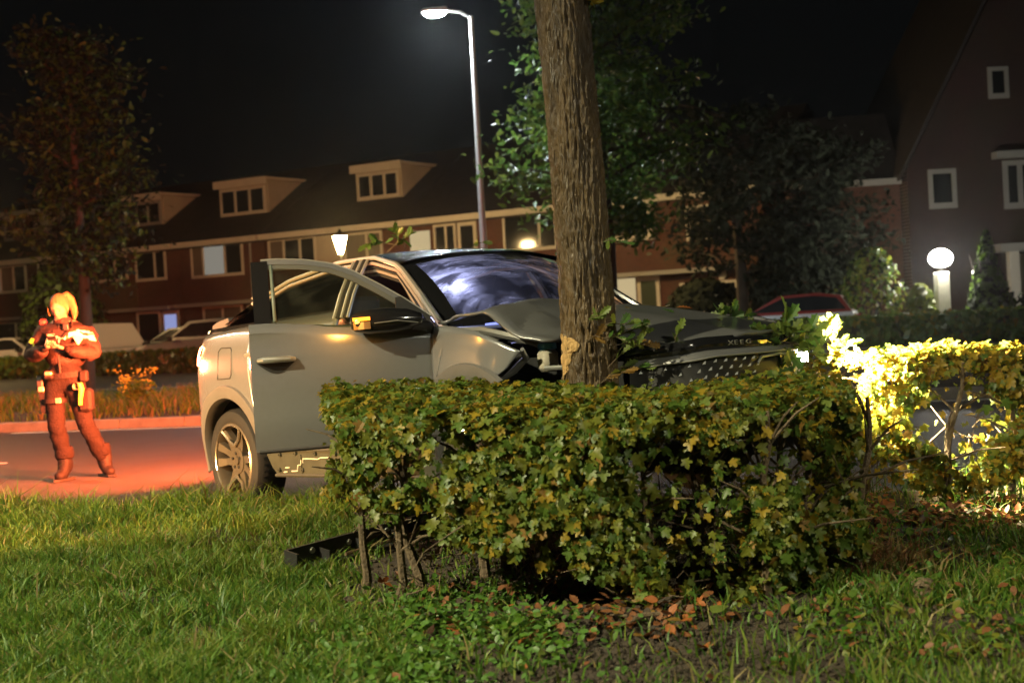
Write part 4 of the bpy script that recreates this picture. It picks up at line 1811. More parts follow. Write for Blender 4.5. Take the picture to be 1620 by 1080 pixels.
pel = nd((-.085, .02, .90), (.155, .115))
sp1 = nd((-.075, .02, 1.05), (.135, .10), pel)
sp2 = nd((-.07, .02, 1.22), (.15, .105), sp1)
sp3 = nd((-.072, .025, 1.335), (.12, .085), sp2)
nk = nd((-.075, .005, 1.40), .050, sp3)
hd0 = nd((-.075, -.025, 1.455), .062, nk)
for sg, sh, el, wr in ((-1, (-.225, .02, 1.315), (-.345, -.02, 1.105), (-.135, -.26, 1.165)), (1, (.085, .04, 1.305), (.185, -.01, 1.09), (.02, -.255, 1.155))):
    a = nd(sh, .062, sp3)
    m_a = nd(tuple((Vector(sh) * .45 + Vector(el) * .55)), .050, a)
    b = nd(el, .045, m_a)
    c = nd(tuple((Vector(el) * .5 + Vector(wr) * .5)), .038, b)
    d = nd(wr, .028, c)
for hp, kn, an in (((-.175, .02, .83), (-.165, -.045, .49), (-.115, .0, .13)), ((.005, .02, .83), (.075, .02, .48), (.175, .17, .13))):
    a = nd(hp, .105, pel)
    mt = nd(tuple(Vector(hp) * .5 + Vector(kn) * .5), .083, a)
    b = nd(kn, .078, mt)
    cf = nd(tuple(Vector(kn) * .55 + Vector(an) * .45 + Vector((0, .015, 0))), .076, b)
    d = nd(an, .056, cf)
bme = skin_mesh("body", V, E, RD)
crumple(bme, .012, 15, 2, 1.3)
bme.materials.clear()
bme.materials.append(M_trous)
bme.materials.append(M_skin)
for p_ in bme.polygons:
    c = p_.center
    if c.z > 1.385 and abs(c.x + .075) < .12:
        p_.material_index = 1
# the head joins the same mesh
hb = bmesh.new()
hb.from_mesh(bme)
HC = Vector((-.075, -.045, 1.515))
HR = Matrix.Rotation(R(24), 4, 'X') @ Matrix.Rotation(R(-4), 4, 'Z')   # bowed towards the phone
NU, NV = 28, 22
rows = []
for i in range(NV + 1):
    t = math.pi * i / NV
    row = []
    for k in range(NU):
        a = 2 * math.pi * k / NU
        x, y, z = .074 * math.sin(t) * math.cos(a), .092 * math.sin(t) * math.sin(a), .112 * math.cos(t)
        if z < 0:
            x *= 1 - .36 * (-z / .112) ** 1.6
            if y < 0:
                y *= 1 - .10 * (-z / .112)
            else:
                y *= 1 - .45 * (-z / .112)
        fr_ = max(0, -y / .092)
        # brow, eye sockets, nose, lips, chin
        if fr_ > .3:
            y -= .020 * math.exp(-(x / .011) ** 2) * math.exp(-((z + .022) / .022) ** 2) * fr_
            y += .010 * (math.exp(-((abs(x) - .030) / .014) ** 2) * math.exp(-((z - .004) / .014) ** 2))
            y -= .006 * math.exp(-(x / .020) ** 2) * math.exp(-((z + .058) / .010) ** 2)
            y -= .008 * math.exp(-(x / .022) ** 2) * math.exp(-((z + .098) / .016) ** 2)
            y -= .004 * math.exp(-((z - .026) / .012) ** 2)
        row.append(hb.verts.new(HC + HR.to_3x3() @ Vector((x, y, z))))
    rows.append(row)
for i in range(NV):
    for k in range(NU):
        try:
            f = hb.faces.new((rows[i][k], rows[i + 1][k], rows[i + 1][(k + 1) % NU], rows[i][(k + 1) % NU]))
            f.material_index = 1
            f.smooth = True
        except ValueError:
            pass
bmesh.ops.remove_doubles(hb, verts=[v for r_ in (rows[0], rows[-1]) for v in r_], dist=1e-4)


def hand(bm_, wr, dirv, palm_n, thumb_side, curl):
    """palm and five tapering bent fingers"""
    d = Vector(dirv).normalized()
    n = Vector(palm_n).normalized()
    s = d.cross(n).normalized() * thumb_side
    n = s.cross(d).normalized() if (s.cross(d)).dot(n) > 0 else -(s.cross(d)).normalized()
    w = Vector(wr)
    vs_, es, rr = [], [], []
    vs_ += [w, w + d * .035, w + d * .075]
    rr += [(.024, .018), (.034, .017), (.034, .015)]
    es += [(0, 1), (1, 2)]
    parts = [(vs_, es, rr)]
    for k, (off, L_) in enumerate(((.027, .070), (.010, .078), (-.008, .073), (-.025, .058))):
        a0 = w + d * .06 + s * off
        p1 = a0 + d * .022
        dd = (d * math.cos(curl) + n * math.sin(curl)).normalized()
        p2 = p1 + dd * L_ * .45
        d3 = (d * math.cos(curl * 2) + n * math.sin(curl * 2)).normalized()
        p3 = p2 + d3 * L_ * .35
        p4 = p3 + (d * math.cos(curl * 2.6) + n * math.sin(curl * 2.6)).normalized() * L_ * .25
        parts.append(([a0, p1, p2, p3, p4], [(0, 1), (1, 2), (2, 3), (3, 4)], [.0092, .0092, .0085, .0078, .0062]))
    t0 = w + d * .022 + s * .020
    t1 = t0 + (s * .7 + d * .6 + n * .3).normalized() * .034
    t2 = t1 + (d * .8 + n * .6).normalized() * .030
    t3 = t2 + (d * .6 + n * .8).normalized() * .022
    parts.append(([t0, t1, t2, t3], [(0, 1), (1, 2), (2, 3)], [.012, .011, .0095, .0075]))
    for vv, ee, r_ in parts:
        m_ = skin_mesh("h", [tuple(p) for p in vv], ee, r_, 0, 1)
        tmp = bmesh.new()
        tmp.from_mesh(m_)
        off_ = {}
        for v in tmp.verts:
            off_[v] = bm_.verts.new(v.co)
        for f in tmp.faces:
            g_ = bm_.faces.new([off_[v] for v in f.verts])
            g_.material_index = 1
            g_.smooth = True
        tmp.free()
        bpy.data.meshes.remove(m_)


hand(hb, (-.130, -.265, 1.170), (.55, -.75, .30), (.35, .1, .9), -1, .45)
hand(hb, (.012, -.262, 1.160), (-.65, -.68, .25), (-.2, .2, .95), 1, .40)
hb.to_mesh(bme)
hb.free()
bme.polygons.foreach_set("use_smooth", [True] * len(bme.polygons))
body = link("body", bme, person)


def hp(p):
    return HC + HR.to_3x3() @ Vector(p)


for sx in (-1, 1):
    g = MB()
    g.ell(hp((sx * .029, -.079, .003)), (.011, .006, .005), 10, 6)
    g.build("eye", mat("eye_dark", (.06, .04, .03), .2), person, smooth=True)
    g = MB()
    g.tube([hp((sx * .012, -.091, .026)), hp((sx * .030, -.090, .030)), hp((sx * .046, -.076, .024))], [.0025, .0035, .002], 6)
    g.build("eyebrow", mat("eyebrow", (.22, .13, .06), .8), person, smooth=True)
    g = MB()
    g.ell(hp((sx * .073, .008, -.004)), (.008, .018, .028), 10, 8)
    g.build("ear", M_skin, person, smooth=True)
g = MB()
g.tube([hp((-.020, -.084, -.056)), hp((0, -.0925, -.055)), hp((.020, -.084, -.056))], [.002, .0045, .002], 6)
g.build("mouth", mat("lips", (.45, .17, .14), .45), person, smooth=True)
# hair: cap pulled back with a ponytail
g = MB()
P = []
for i in range(15):
    t = i / 14
    row = []
    for k in range(29):
        a = 2 * math.pi * k / 28 + math.pi / 2
        front = max(0, -math.sin(a))
        tmax = 2.05 - 1.12 * front ** 1.1
        th = tmax * t
        rr = 1.10 + .025 * math.sin(k * 5.3) * t
        x, y, z = .076 * math.sin(th) * math.cos(a) * rr, .097 * math.sin(th) * math.sin(a) * rr, .116 * math.cos(th) * (1.06)
        if z < 0:
            x *= 1 + .22 * z / .112
        row.append(hp((x, y + .004, z + .004)))
    P.append(row)
g.grid(P)
pt = [hp((.015, .085, .075)), hp((.03, .125, .070)), hp((.055, .140, .02)), hp((.07, .135, -.06)), hp((.075, .12, -.13)), hp((.07, .10, -.17))]
g.tube(pt, [.018, .030, .036, .034, .024, .008], 10)
for k in range(7):
    a = random.uniform(-.5, .5)
    g.tube([hp((.06 * (1 if k % 2 else -1), -.05, .07)), hp((.082 * (1 if k % 2 else -1), -.045 + .02 * a, .0)), hp((.078 * (1 if k % 2 else -1), -.04 + .03 * a, -.06))], .0018, 4)
g.build("hair", M_hair, person, smooth=True)

# jacket over trunk and arms
V, E, RD = [], [], []
j0 = nd((-.065, .02, .985), (.185, .145))
j1 = nd((-.06, .015, 1.10), (.180, .140), j0)
j2 = nd((-.065, .02, 1.23), (.185, .135), j1)
j3 = nd((-.07, .03, 1.335), (.125, .095), j2)
for sh, el, wr in (((-.235, .02, 1.305), (-.36, -.015, 1.10), (-.165, -.225, 1.155)), ((.105, .045, 1.30), (.205, -.005, 1.085), (.05, -.225, 1.145))):
    a = nd(sh, .084, j3)
    m_a = nd(tuple(Vector(sh) * .5 + Vector(el) * .5), .072, a)
    b = nd(el, .066, m_a)
    c = nd(tuple(Vector(el) * .5 + Vector(wr) * .5), .064, b)
    d = nd(wr, .045, c)
jme = skin_mesh("jacket", V, E, RD)
crumple(jme, .017, 12, 5, 1.6)
jme.materials.clear()
jme.materials.append(M_jack)
jk = link("jacket", jme, person)
# collar, zip opening, vest, hood roll
g = MB()
g.lathe([(.085, 1.335), (.080, 1.395), (.072, 1.425), (.066, 1.42), (.07, 1.36)], 20, c=(-.072, .012, 0))
g.build("collar", M_jack, person, smooth=True)
g = MB()
g.tube([(-.075, -.125, .945), (-.078, -.135, 1.10), (-.075, -.125, 1.25), (-.074, -.08, 1.37)], [.010, .012, .010, .008], 6)
g.build("zip", M_inner, person)


def skin_band(name, m, pts_, w, lift, parent):
    """strip laid on the jacket surface through points, following its outside"""
    from mathutils.bvhtree import BVHTree
    bm_ = bmesh.new()
    bm_.from_mesh(jme)
    tree_ = BVHTree.FromBMesh(bm_)
    P_ = []
    L_ = lin(pts_, 24)
    for i, p_ in enumerate(L_):
        row = []
        for dz in np.linspace(-w / 2, w / 2, 5):
            q = Vector(p_) + Vector((0, 0, dz))
            lo, no, _, _ = tree_.find_nearest(q)
            row.append(tuple(lo + no * lift))
        P_.append(row)
    bm_.free()
    g_ = MB()
    g_.grid(P_)
    return g_.build(name, m, parent, smooth=True)


skin_band("chest_stripe", M_refl, [(-.19, -.16, 1.235), (-.08, -.17, 1.235), (.01, -.15, 1.235)], .050, .004, jk)
skin_band("chest_stripe", M_refl, [(-.19, -.15, 1.285), (-.10, -.16, 1.285)], .016, .004, jk)
skin_band("shoulder_stripe", M_refl, [(.03, -.14, 1.265), (.09, -.13, 1.27), (.16, -.10, 1.25), (.22, .0, 1.235)], .058, .004, jk)
skin_band("shoulder_stripe", M_refl, [(.10, -.12, 1.315), (.17, -.07, 1.30), (.21, .0, 1.285)], .014, .004, jk)
skin_band("arm_stripe", M_refy, [(-.36, -.03, 1.245), (-.31, -.11, 1.235)], .05, .004, jk)
g = MB()
g.tube([(.02, -.02, 1.40), (.05, -.11, 1.33), (.00, -.16, 1.27), (-.03, -.17, 1.23)], .006, 6)
g.build("radio_cord", M_inner, person, smooth=True)
g = MB()
g.box(-.03, .02, -.135, -.10, 1.31, 1.37, bev=.008)
g.build("radio_microphone", M_plast, person)
g = MB()
g.box(-.285, -.215, .0, .10, 1.28, 1.425, bev=.02)
g.build("shoulder_pad", mat("red_pack", (.30, .035, .03), .6), person)

# belt with its gear
g = MB()
P = []
for k in range(33):
    a = 2 * math.pi * k / 32
    P.append([(-.08 + .192 * math.cos(a), .02 + .150 * math.sin(a), z + .012 * math.cos(a)) for z in (.895, .945)])
g.grid(P)
g.build("belt", M_pouch, person, smooth=True)
for nm, b_, m_ in (("belt_pouch", (-.215, -.135, -.16, -.09, .90, .975), M_pouch), ("radio", (-.315, -.255, -.06, .02, .80, .93), M_plast),
                   ("cuff_pouch", (.075, .145, -.10, -.03, .86, .955), M_pouch), ("torch", (-.20, -.13, -.19, -.155, .93, .965), M_brass)):
    g = MB()
    g.box(*b_, bev=.012)
    g.build(nm, m_, person)
hol = empty("holster", (0, 0, 0), 0, person)
g = MB()
g.prism([(-.30, .83), (-.225, .83), (-.225, .64), (-.25, .60), (-.285, .61)], -.055, .025)
g.build("holster_body", M_pouch, hol)
g = MB()
g.box(-.295, -.245, -.075, -.045, .79, .835, bev=.006)
g.build("holster_buckle", M_brass, hol)
g = MB()
P = []
for k in range(25):
    a = 2 * math.pi * k / 24
    P.append([(-.172 + .108 * math.cos(a), -.01 + .108 * math.sin(a), z) for z in (.685, .725)])
g.grid(P)
g.build("thigh_strap", M_pouch, hol, smooth=True)
g = MB()
g.box(-.135, -.085, -.125, -.108, .685, .73, bev=.004)
g.build("strap_buckle", M_brass, hol)
dp = empty("drop_pouch", (0, 0, 0), 0, person)
g = MB()
g.box(.045, .165, -.09, .04, .595, .80, bev=.025)
g.build("pouch_body", M_pouch, dp, smooth=False)
g = MB()
g.tube([(.085, -.12, .845), (.10, -.125, .80), (.085, -.12, .72), (.078, -.115, .66)], [.022, .024, .018, .016], 8)
g.build("pistol_grip", mat("yellow_grip", (.80, .55, .06), .5), dp, smooth=True)
g = MB()
g.lathe([(.03, -.15), (.034, -.13), (.02, -.10)], 12, axis='y', c=(.06, 0, .825))
g.build("lens_ring", M_brass, dp, smooth=True)

# boots
for an, toe in (((-.115, .0, .13), (-.165, -.155, .03)), ((.175, .17, .13), (.275, .055, .03))):
    a, t = Vector(an), Vector(toe)
    d = Vector((t.x - a.x, t.y - a.y, 0)).normalized()
    bt = skin_mesh("boot", [tuple(a + Vector((0, 0, .13))), tuple(a + Vector((0, 0, .02))), tuple(Vector((a.x, a.y, .052)) - d * .045), tuple(Vector((a.x, a.y, .05)) + d * .06), tuple(Vector((a.x, a.y, .040)) + d * .15)],
                   [(0, 1), (1, 2), (1, 3), (3, 4)], [.062, .060, .052, .056, .046], 1)
    bt.materials.clear()
    bt.materials.append(M_boot)
    bo = link("boot", bt, person)
    g = MB()
    sd_ = Vector((-d.y, d.x, 0))
    base = Vector((a.x, a.y, 0))
    pts_ = [base - d * .085 - sd_ * .03, base - d * .085 + sd_ * .03, base + d * .03 + sd_ * .04, base + d * .14 + sd_ * .04, base + d * .185, base + d * .14 - sd_ * .04, base + d * .03 - sd_ * .04]
    g.add([tuple(p_ + Vector((0, 0, .004))) for p_ in pts_] + [tuple(p_ + Vector((0, 0, .024))) for p_ in pts_],
          [tuple(range(6, -1, -1)), tuple(range(7, 14))] + [(k, (k + 1) % 7, 7 + (k + 1) % 7, 7 + k) for k in range(7)])
    g.build("boot_sole", M_rub, bo)
# gathered trouser cuffs
for c_ in ((-.122, .0, .24), (.160, .15, .24)):
    g = MB()
    g.lathe([(.058, .185), (.078, .20), (.083, .225), (.080, .27), (.07, .30)], 16, c=(c_[0], c_[1], 0))
    g.build("trouser_cuff", M_trous, person, smooth=True)

# the phone she holds
ph = MB()
ph.box(-.038, .038, -.072, .072, -.004, .004, bev=.003)
phone = ph.build("phone", M_black, None)
phone.location = (-3.85 - .055, 12.45 - .335, 1.222)
phone.rotation_euler = (R(-40), 0, R(4))
tag(phone, "black mobile phone held in the officer's two hands", "phone")
g = MB()
g.add([(-.034, -.066, .0045), (.034, -.066, .0045), (.034, .066, .0045), (-.034, .066, .0045)], [(0, 1, 2, 3)])
g.build("phone_screen", emit_mat("phone_screen_light", (.8, .85, 1), .6), phone)
# ------------------------------------------------------------------ street lamps
WARM2 = (1.0, .46, .15)
M_pole = mat("galvanised_pole", (.50, .49, .47), .5, metal=.3, var=.15, vscale=4)
M_lantern = emit_mat("warm_lantern_glow", (1, .66, .26), 260)
M_ledlens = emit_mat("led_lens_glow", (.86, .95, 1), 700)


def street_lamp(loc, rz, h, arm, label, power, color, lens=True, spot=150):
    root = empty("street_lamp", (*loc, 0), rz)
    tag(root, label, "street lamp")
    g_ = MB()
    g_.tube([(0, 0, 0), (0, 0, .9), (0, 0, .95), (0, 0, h)], [.105, .10, .085, .050], 14)
    g_.build("pole", M_pole, root, smooth=True)
    g_ = MB()
    g_.tube([(0, 0, h - .05), (arm * .3, 0, h + .10), (arm * .75, 0, h + .16)], [.035, .03, .028], 8)
    g_.build("arm", M_pole, root, smooth=True)
    g_ = MB()
    g_.prism([(arm * .65, h + .12), (arm * .7, h + .21), (arm * 1.35, h + .19), (arm * 1.45, h + .14), (arm * 1.4, h + .125)], -.13, .13)
    hd_ = g_.build("lamp_head", M_pole, root)
    g_ = MB()
    g_.ell((arm * 1.06, 0, h + .105), (.22, .13, .085), 14, 8)
    g_.build("lens", M_ledlens, hd_, smooth=True)
    lamp("lamp_light", 'SPOT', (arm * 1.06, 0, h + .04), color, power, root, .12, None, R(spot), .5)
    return root


street_lamp((-.48, 30.0), math.pi, 7.55, .72, "tall slim street lamp behind the car with a bright white head", 2600, (.84, .95, 1.0))
# lamps of the same road standing outside the picture
street_lamp((-9.8, .4), 0, 7.6, .9, "tall street lamp on the verge behind the viewer at left, outside the view", 21000, LED)
street_lamp((-13.2, 20.5), R(-60), 7.6, .9, "tall street lamp at the median far left, outside the view", 8000, WARM2)
street_lamp((8.2, -3.5), math.pi, 7.6, .9, "tall street lamp on the verge behind the viewer at right, outside the view", 5200, LED)


def lantern(loc, label, power_mat, h=4.0):
    root = empty("lantern_post", (*loc, 0))
    tag(root, label, "street lamp", "lantern posts along the far street")
    g_ = MB()
    g_.tube([(0, 0, 0), (0, 0, .8), (0, 0, .85), (0, 0, h - .35)], [.07, .065, .045, .038], 10)
    g_.build("post", M_pole, root, smooth=True)
    g_ = MB()
    g_.lathe([(.07, h - .36), (.23, h + .20), (.235, h + .22)], 6)
    g_.build("lantern_glass", power_mat, root)
    g_ = MB()
    g_.lathe([(.26, h + .22), (.20, h + .30), (.06, h + .40), (.02, h + .48), (0, h + .48)], 6)
    g_.build("lantern_roof", M_inner, root)
    return root


lantern((-5.6, 48.0), "lit cone shaped lantern post rising above the open car door", M_lantern)
lantern((2.75, 43.0), "lit lantern post hidden behind the oak trunk", M_lantern)
lantern((-18.4, 46.5), "lit lantern post left of the terrace, outside the view", M_lantern)

# ------------------------------------------------------------------ terrace of brick houses
def brick_mat(name, c1, c2):
    if name in MATS:
        return MATS[name]
    m = bpy.data.materials.new(name)
    m.use_nodes = True
    nt = m.node_tree
    b = nt.nodes["Principled BSDF"]
    b.inputs["Roughness"].default_value = .9
    tc = nt.nodes.new("ShaderNodeTexCoord")
    sp = nt.nodes.new("ShaderNodeSeparateXYZ")
    cb = nt.nodes.new("ShaderNodeCombineXYZ")
    nt.links.new(tc.outputs["Object"], sp.inputs[0])
    nt.links.new(sp.outputs[0], cb.inputs[0])
    nt.links.new(sp.outputs[2], cb.inputs[1])
    br = nt.nodes.new("ShaderNodeTexBrick")
    br.inputs["Color1"].default_value = (*c1, 1)
    br.inputs["Color2"].default_value = (*c2, 1)
    br.inputs["Mortar"].default_value = (.16, .13, .11, 1)
    br.inputs["Scale"].default_value = 4.6
    br.inputs["Mortar Size"].default_value = .012
    nt.links.new(cb.outputs[0], br.inputs["Vector"])
    n = nt.nodes.new("ShaderNodeTexNoise")
    n.inputs["Scale"].default_value = .7
    n.inputs["Detail"].default_value = 4
    nt.links.new(tc.outputs["Object"], n.inputs["Vector"])
    mx = nt.nodes.new("ShaderNodeMix")
    mx.data_type = 'RGBA'
    mx.blend_type = 'MULTIPLY'
    mx.inputs[0].default_value = .55
    nt.links.new(br.outputs["Color"], mx.inputs[6])
    nt.links.new(n.outputs["Color"], mx.inputs[7])
    nt.links.new(mx.outputs[2], b.inputs["Base Color"])
    bp = nt.nodes.new("ShaderNodeBump")
    bp.inputs["Strength"].default_value = .4
    bp.inputs["Distance"].default_value = .01
    bp.invert = True
    nt.links.new(br.outputs["Fac"], bp.inputs["Height"])
    nt.links.new(bp.outputs[0], b.inputs["Normal"])
    MATS[name] = m
    return m


M_brick = brick_mat("red_brick", (.16, .058, .030), (.11, .040, .022))
M_brick2 = brick_mat("tan_brick", (.14, .095, .042), (.11, .07, .03))
M_tile = mat("roof_tiles", (.045, .036, .032), .8, var=.4, vscale=3, bump=.8, bscale=14)
M_frame = mat("cream_frames", (.62, .57, .46), .6, var=.12, vscale=3)
M_frame2 = mat("grey_frames", (.30, .285, .25), .6)
M_pane = mat("dark_pane", (.015, .016, .017), .08, coat=.4)
M_curt = mat("net_curtain", (.16, .13, .09), .85, var=.3, vscale=6, stretch=(6, 1, .4))
M_panelw = mat("cream_panel", (.46, .40, .29), .75, var=.15, vscale=2)
M_litwhite = emit_mat("lit_room_white", (1, .93, .78), .17)
M_litroom = emit_mat("lit_room_warm", (1, .78, .42), .42)
M_litblue = emit_mat("lit_door_blue", (.45, .52, 1), .45)
M_doorp = mat("dark_door", (.07, .04, .025), .5)
FAC_O = Vector((-15.0, 61.0, 0))
FAC_A = math.atan2(-.515, .857)


def window(parent, x0, x1, z0, z1, divs=(), pane=None, fr=.09, panes=None, y=0.0, name="window", frame=None, proud=.07):
    """frame bars standing proud of the wall, each pane behind its opening"""
    pane = pane or M_pane
    g_ = MB()
    fm = frame or M_frame
    g_.box(x0, x1, y - proud, y + .02, z0 - .03, z0 + fr)
    g_.box(x0, x1, y - proud, y + .02, z1 - fr, z1)
    xs = [x0] + [x0 + (x1 - x0) * d for d in divs] + [x1]
    for k, xx in enumerate(xs):
        a = xx if k == 0 else xx - fr / 2
        if k == len(xs) - 1:
            a = xx - fr
        g_.box(a, a + fr, y - proud + .003, y + .017, z0 + fr + .001, z1 - fr - .001)
    f = g_.build(name, fm, parent)
    for k in range(len(xs) - 1):
        p_ = MB()
        p_.box(xs[k] + .02, xs[k + 1] - .02, y - .022, y + .01, z0 + fr - .01, z1 - fr + .01)
        p_.build("pane", (panes[k] if panes else pane) or pane, f)
    return f


def house(name, s0, s1, label, wins=(), doors=(), panels=(), dormer=None, canopy=None, gut=5.0, group="terraced houses", lower=None, pipe=None, bays=()):
    root = empty(name, FAC_O + Vector((math.cos(FAC_A) * s0, math.sin(FAC_A) * s0, 0)), FAC_A)
    tag(root, label, "house", group)
    W_ = s1 - s0
    g_ = MB()
    g_.box(0, W_, 0, 8.0, 0, gut - .05)
    g_.build("wall", M_brick, root)
    if lower:
        g_ = MB()
        a, b, z0, z1, mm = lower
        g_.box(a - s0, b - s0, -.03, .05, z0, z1)
        g_.build("wall_panel", mm, root)
    g_ = MB()
    yr, zr, e = 5.0, gut + 3.25, .45
    g_.add([(0, -e, gut - .02), (W_, -e, gut - .02), (W_, yr, zr), (0, yr, zr), (0, yr + 5.2, gut - .02), (W_, yr + 5.2, gut - .02),
            (0, -e + .1, gut - .2), (W_, -e + .1, gut - .2), (W_, yr + 5.1, gut - .2), (0, yr + 5.1, gut - .2)],
           [(0, 1, 2, 3), (3, 2, 5, 4), (0, 6, 7, 1), (4, 5, 8, 9), (6, 9, 8, 7), (0, 3, 4, 9, 6), (1, 7, 8, 5, 2)])
    rf = g_.build("roof", M_tile, root)
    g_ = MB()
    g_.box(.02, W_ - .02, -.52, -.40, gut - .16, gut + .06)
    g_.build("gutter_board", M_frame, root)
    if s0 < -15:
        g_ = MB()
        g_.box(W_ - .9, W_ - .3, yr - .3, yr + .3, zr - .3, zr + .55)
        g_.build("chimney", M_brick, rf)
    if canopy:
        for (a, b, z) in canopy:
            g_ = MB()
            g_.box(a - s0, b - s0, -.75, -.005, z - .08, z + .06)
            g_.build("canopy", M_frame2, root)
    for w in wins:
        x0, x1, z0, z1 = w[:4]
        window(root, x0 - s0, x1 - s0, z0, z1, w[4] if len(w) > 4 else (), panes=w[5] if len(w) > 5 else None)
    for (a, b, z0, z1, mm, nm) in panels:
        g_ = MB()
        g_.box(a - s0, b - s0, -.04, .03, z0, z1)
        g_.build(nm, mm, root)
    for (a, b, z1, glass) in doors:
        g_ = MB()
        g_.box(a - s0, b - s0, -.05, .03, .05, z1)
        dd = g_.build("door", M_frame, root)
        g_ = MB()
        g_.box(a - s0 + .14, b - s0 - .14, -.058, -.02, .9, z1 - .16)
        g_.build("pane", glass, dd)
        g_ = MB()
        g_.box(a - s0 + .05, a - s0 + .09, -.09, -.052, 1.0, 1.12)
        g_.build("handle", M_rail, dd)
    if dormer:
        a, b, z0, z1 = dormer[:4]
        mm = dormer[4] if len(dormer) > 4 else M_frame
        y0 = 1.45
        g_ = MB()
        g_.add([(a - s0, y0, z0), (b - s0, y0, z0), (b - s0, y0, z1), (a - s0, y0, z1), (a - s0, y0 + 3.2, z1 - .05), (b - s0, y0 + 3.2, z1 - .05), (a - s0, y0 + 1.5, z0), (b - s0, y0 + 1.5, z0)],
               [(0, 1, 2, 3), (1, 7, 5, 2), (0, 3, 4, 6), (3, 2, 5, 4), (0, 6, 7, 1)])
        d_ = g_.build("dormer", M_panelw, root)
        g_ = MB()
        g_.box(a - s0 - .12, b - s0 + .12, y0 - .22, y0 + 3.0, z1 + .003, z1 + .10)
        g_.box(a - s0 - .12, b - s0 + .12, y0 - .25, y0 - .223, z1 - .20, z1 + .12)
        g_.build("dormer_roof", M_frame, d_)
        window(d_, a - s0 + .08, b - s0 - .12, z0 + .05, z1 - .24, (.34, .66), y=y0 - .02, fr=.10, frame=mm, panes=dormer[5] if len(dormer) > 5 else None)
    if pipe:
        g_ = MB()
        g_.tube([(pipe - s0, -.06, .0), (pipe - s0, -.06, gut - .2)], .045, 8)
        g_.build("downpipe", M_frame2, root)
    for (x0, x1, z0, z1, dv, pn) in bays:
        g_ = MB()
        g_.box(x0 - s0, x1 - s0, -.55, -.002, z0 - .06, z0)
        g_.box(x0 - s0 + .02, x1 - s0 - .02, -.50, -.003, z0 + .002, z1 - .002, 1)
        by = g_.build("bay", [M_frame, M_panelw], root)
        window(by, x0 - s0, x1 - s0, z0 + .003, z1 - .003, dv, y=-.53, panes=pn, fr=.13)
    return root


house("terraced_house", -19.5, -11.5, "dim brick terraced house at the far left end of the row",
      wins=[(-16.5, -13.2, 3.6, 4.85, (.33, .67), [M_litwhite, M_litwhite, M_pane])], canopy=[(-19, -12, 2.38)], doors=[(-17, -16, 2.25, M_pane)])
house("terraced_house", -11.5, -4.25, "brick terraced house behind the left oak with a small dim dormer",
      wins=[(-10.8, -8.2, 3.6, 4.85, (.33, .67), [M_litwhite, M_curt, M_pane]), (-7.4, -5.0, 3.6, 4.85, (.5,)), (-10.6, -7.6, .9, 2.25, (.5,))],
      dormer=(-12.9 + 1.6, -8.9, 6.1, 7.35, M_frame2), canopy=[(-11, -4.6, 2.38)], doors=[(-6.4, -5.4, 2.25, M_pane)])
house("terraced_house", -4.22, 1.35, "brick terraced house with two first floor windows above the parked van",
      wins=[(-3.95, -1.75, 3.72, 4.86, (.36, .66), [M_curt, M_pane, M_pane]), (-1.25, .55, 3.62, 4.88, (.64,)), (-1.35, .05, .9, 2.28, ())],
      doors=[(.15, 1.12, 2.26, M_litblue)], dormer=(-3.3, -.85, 6.1, 7.4, M_frame2), canopy=[(-3.9, 1.2, 2.40)], lower=(-3.95, -1.25, 2.5, 3.68, M_brick2))
house("terraced_house", 1.38, 6.05, "brick terraced house with a pale three pane dormer and a lit upper window",
      wins=[(2.0, 4.88, 3.56, 4.90, (.24, .66), [M_curt, M_litwhite, M_pane]), (2.5, 4.7, .9, 2.32, (.5,), [M_curt, M_curt])],
      doors=[(4.95, 5.8, 2.26, M_doorp)], dormer=(2.45, 5.15, 6.1, 7.5), canopy=[(1.6, 5.9, 2.42)], pipe=5.3)
house("terraced_house", 6.10, 12.95, "brick terraced house with a dormer behind the lantern and a lit cream first floor",
      wins=[(6.25, 8.7, 3.62, 4.85, (.33, .67), [M_curt, M_pane, M_pane]), (10.1, 11.95, 3.62, 4.80, (.6,), [M_curt, M_curt]), (6.6, 9.4, .9, 2.30, (.5,))],
      panels=[(8.72, 10.08, 3.62, 4.85, M_panelw, "cladding_panel")],
      doors=[(10.2, 11.2, 2.25, M_pane)], dormer=(9.75, 12.0, 6.15, 7.45), canopy=[(6.3, 12.8, 2.40)])
house("terraced_house", 13.0, 20.35, "brick terraced house behind the lamp pole with a lit doorway panel and wide window",
      wins=[(14.35, 15.35, 3.62, 4.80, (.55,)), (17.4, 19.65, 3.56, 4.92, (.68,), [M_pane, M_pane]), (14.2, 17.2, .9, 2.3, (.5,))],
      panels=[(13.25, 14.15, 2.55, 4.62, M_litroom, "lit_panel")],
      doors=[(15.42, 16.25, 4.82, M_pane)], canopy=[(13.2, 20.2, 2.40)])
house("terraced_house", 20.4, 27.4, "brick terraced house right of the oak trunk with a projecting white bay",
      wins=[(24.65, 25.85, 3.45, 4.60, (.12,), [M_pane, M_curt]), (24.3, 26.4, .9, 2.02, (.25, .8), [M_pane, M_litroom, M_pane])],
      bays=[(21.4, 23.6, 3.62, 4.92, (.56,), [M_curt, M_pane])],
      canopy=[(21.0, 26.2, 2.42)], panels=[(21.4, 22.62, .3, 2.30, M_litroom, "curtained_window"), (25.75, 26.0, 2.05, 2.35, M_frame, "awning_box")],
      doors=[(22.7, 23.55, 2.33, mat("green_door_glass", (.06, .075, .05), .2))])

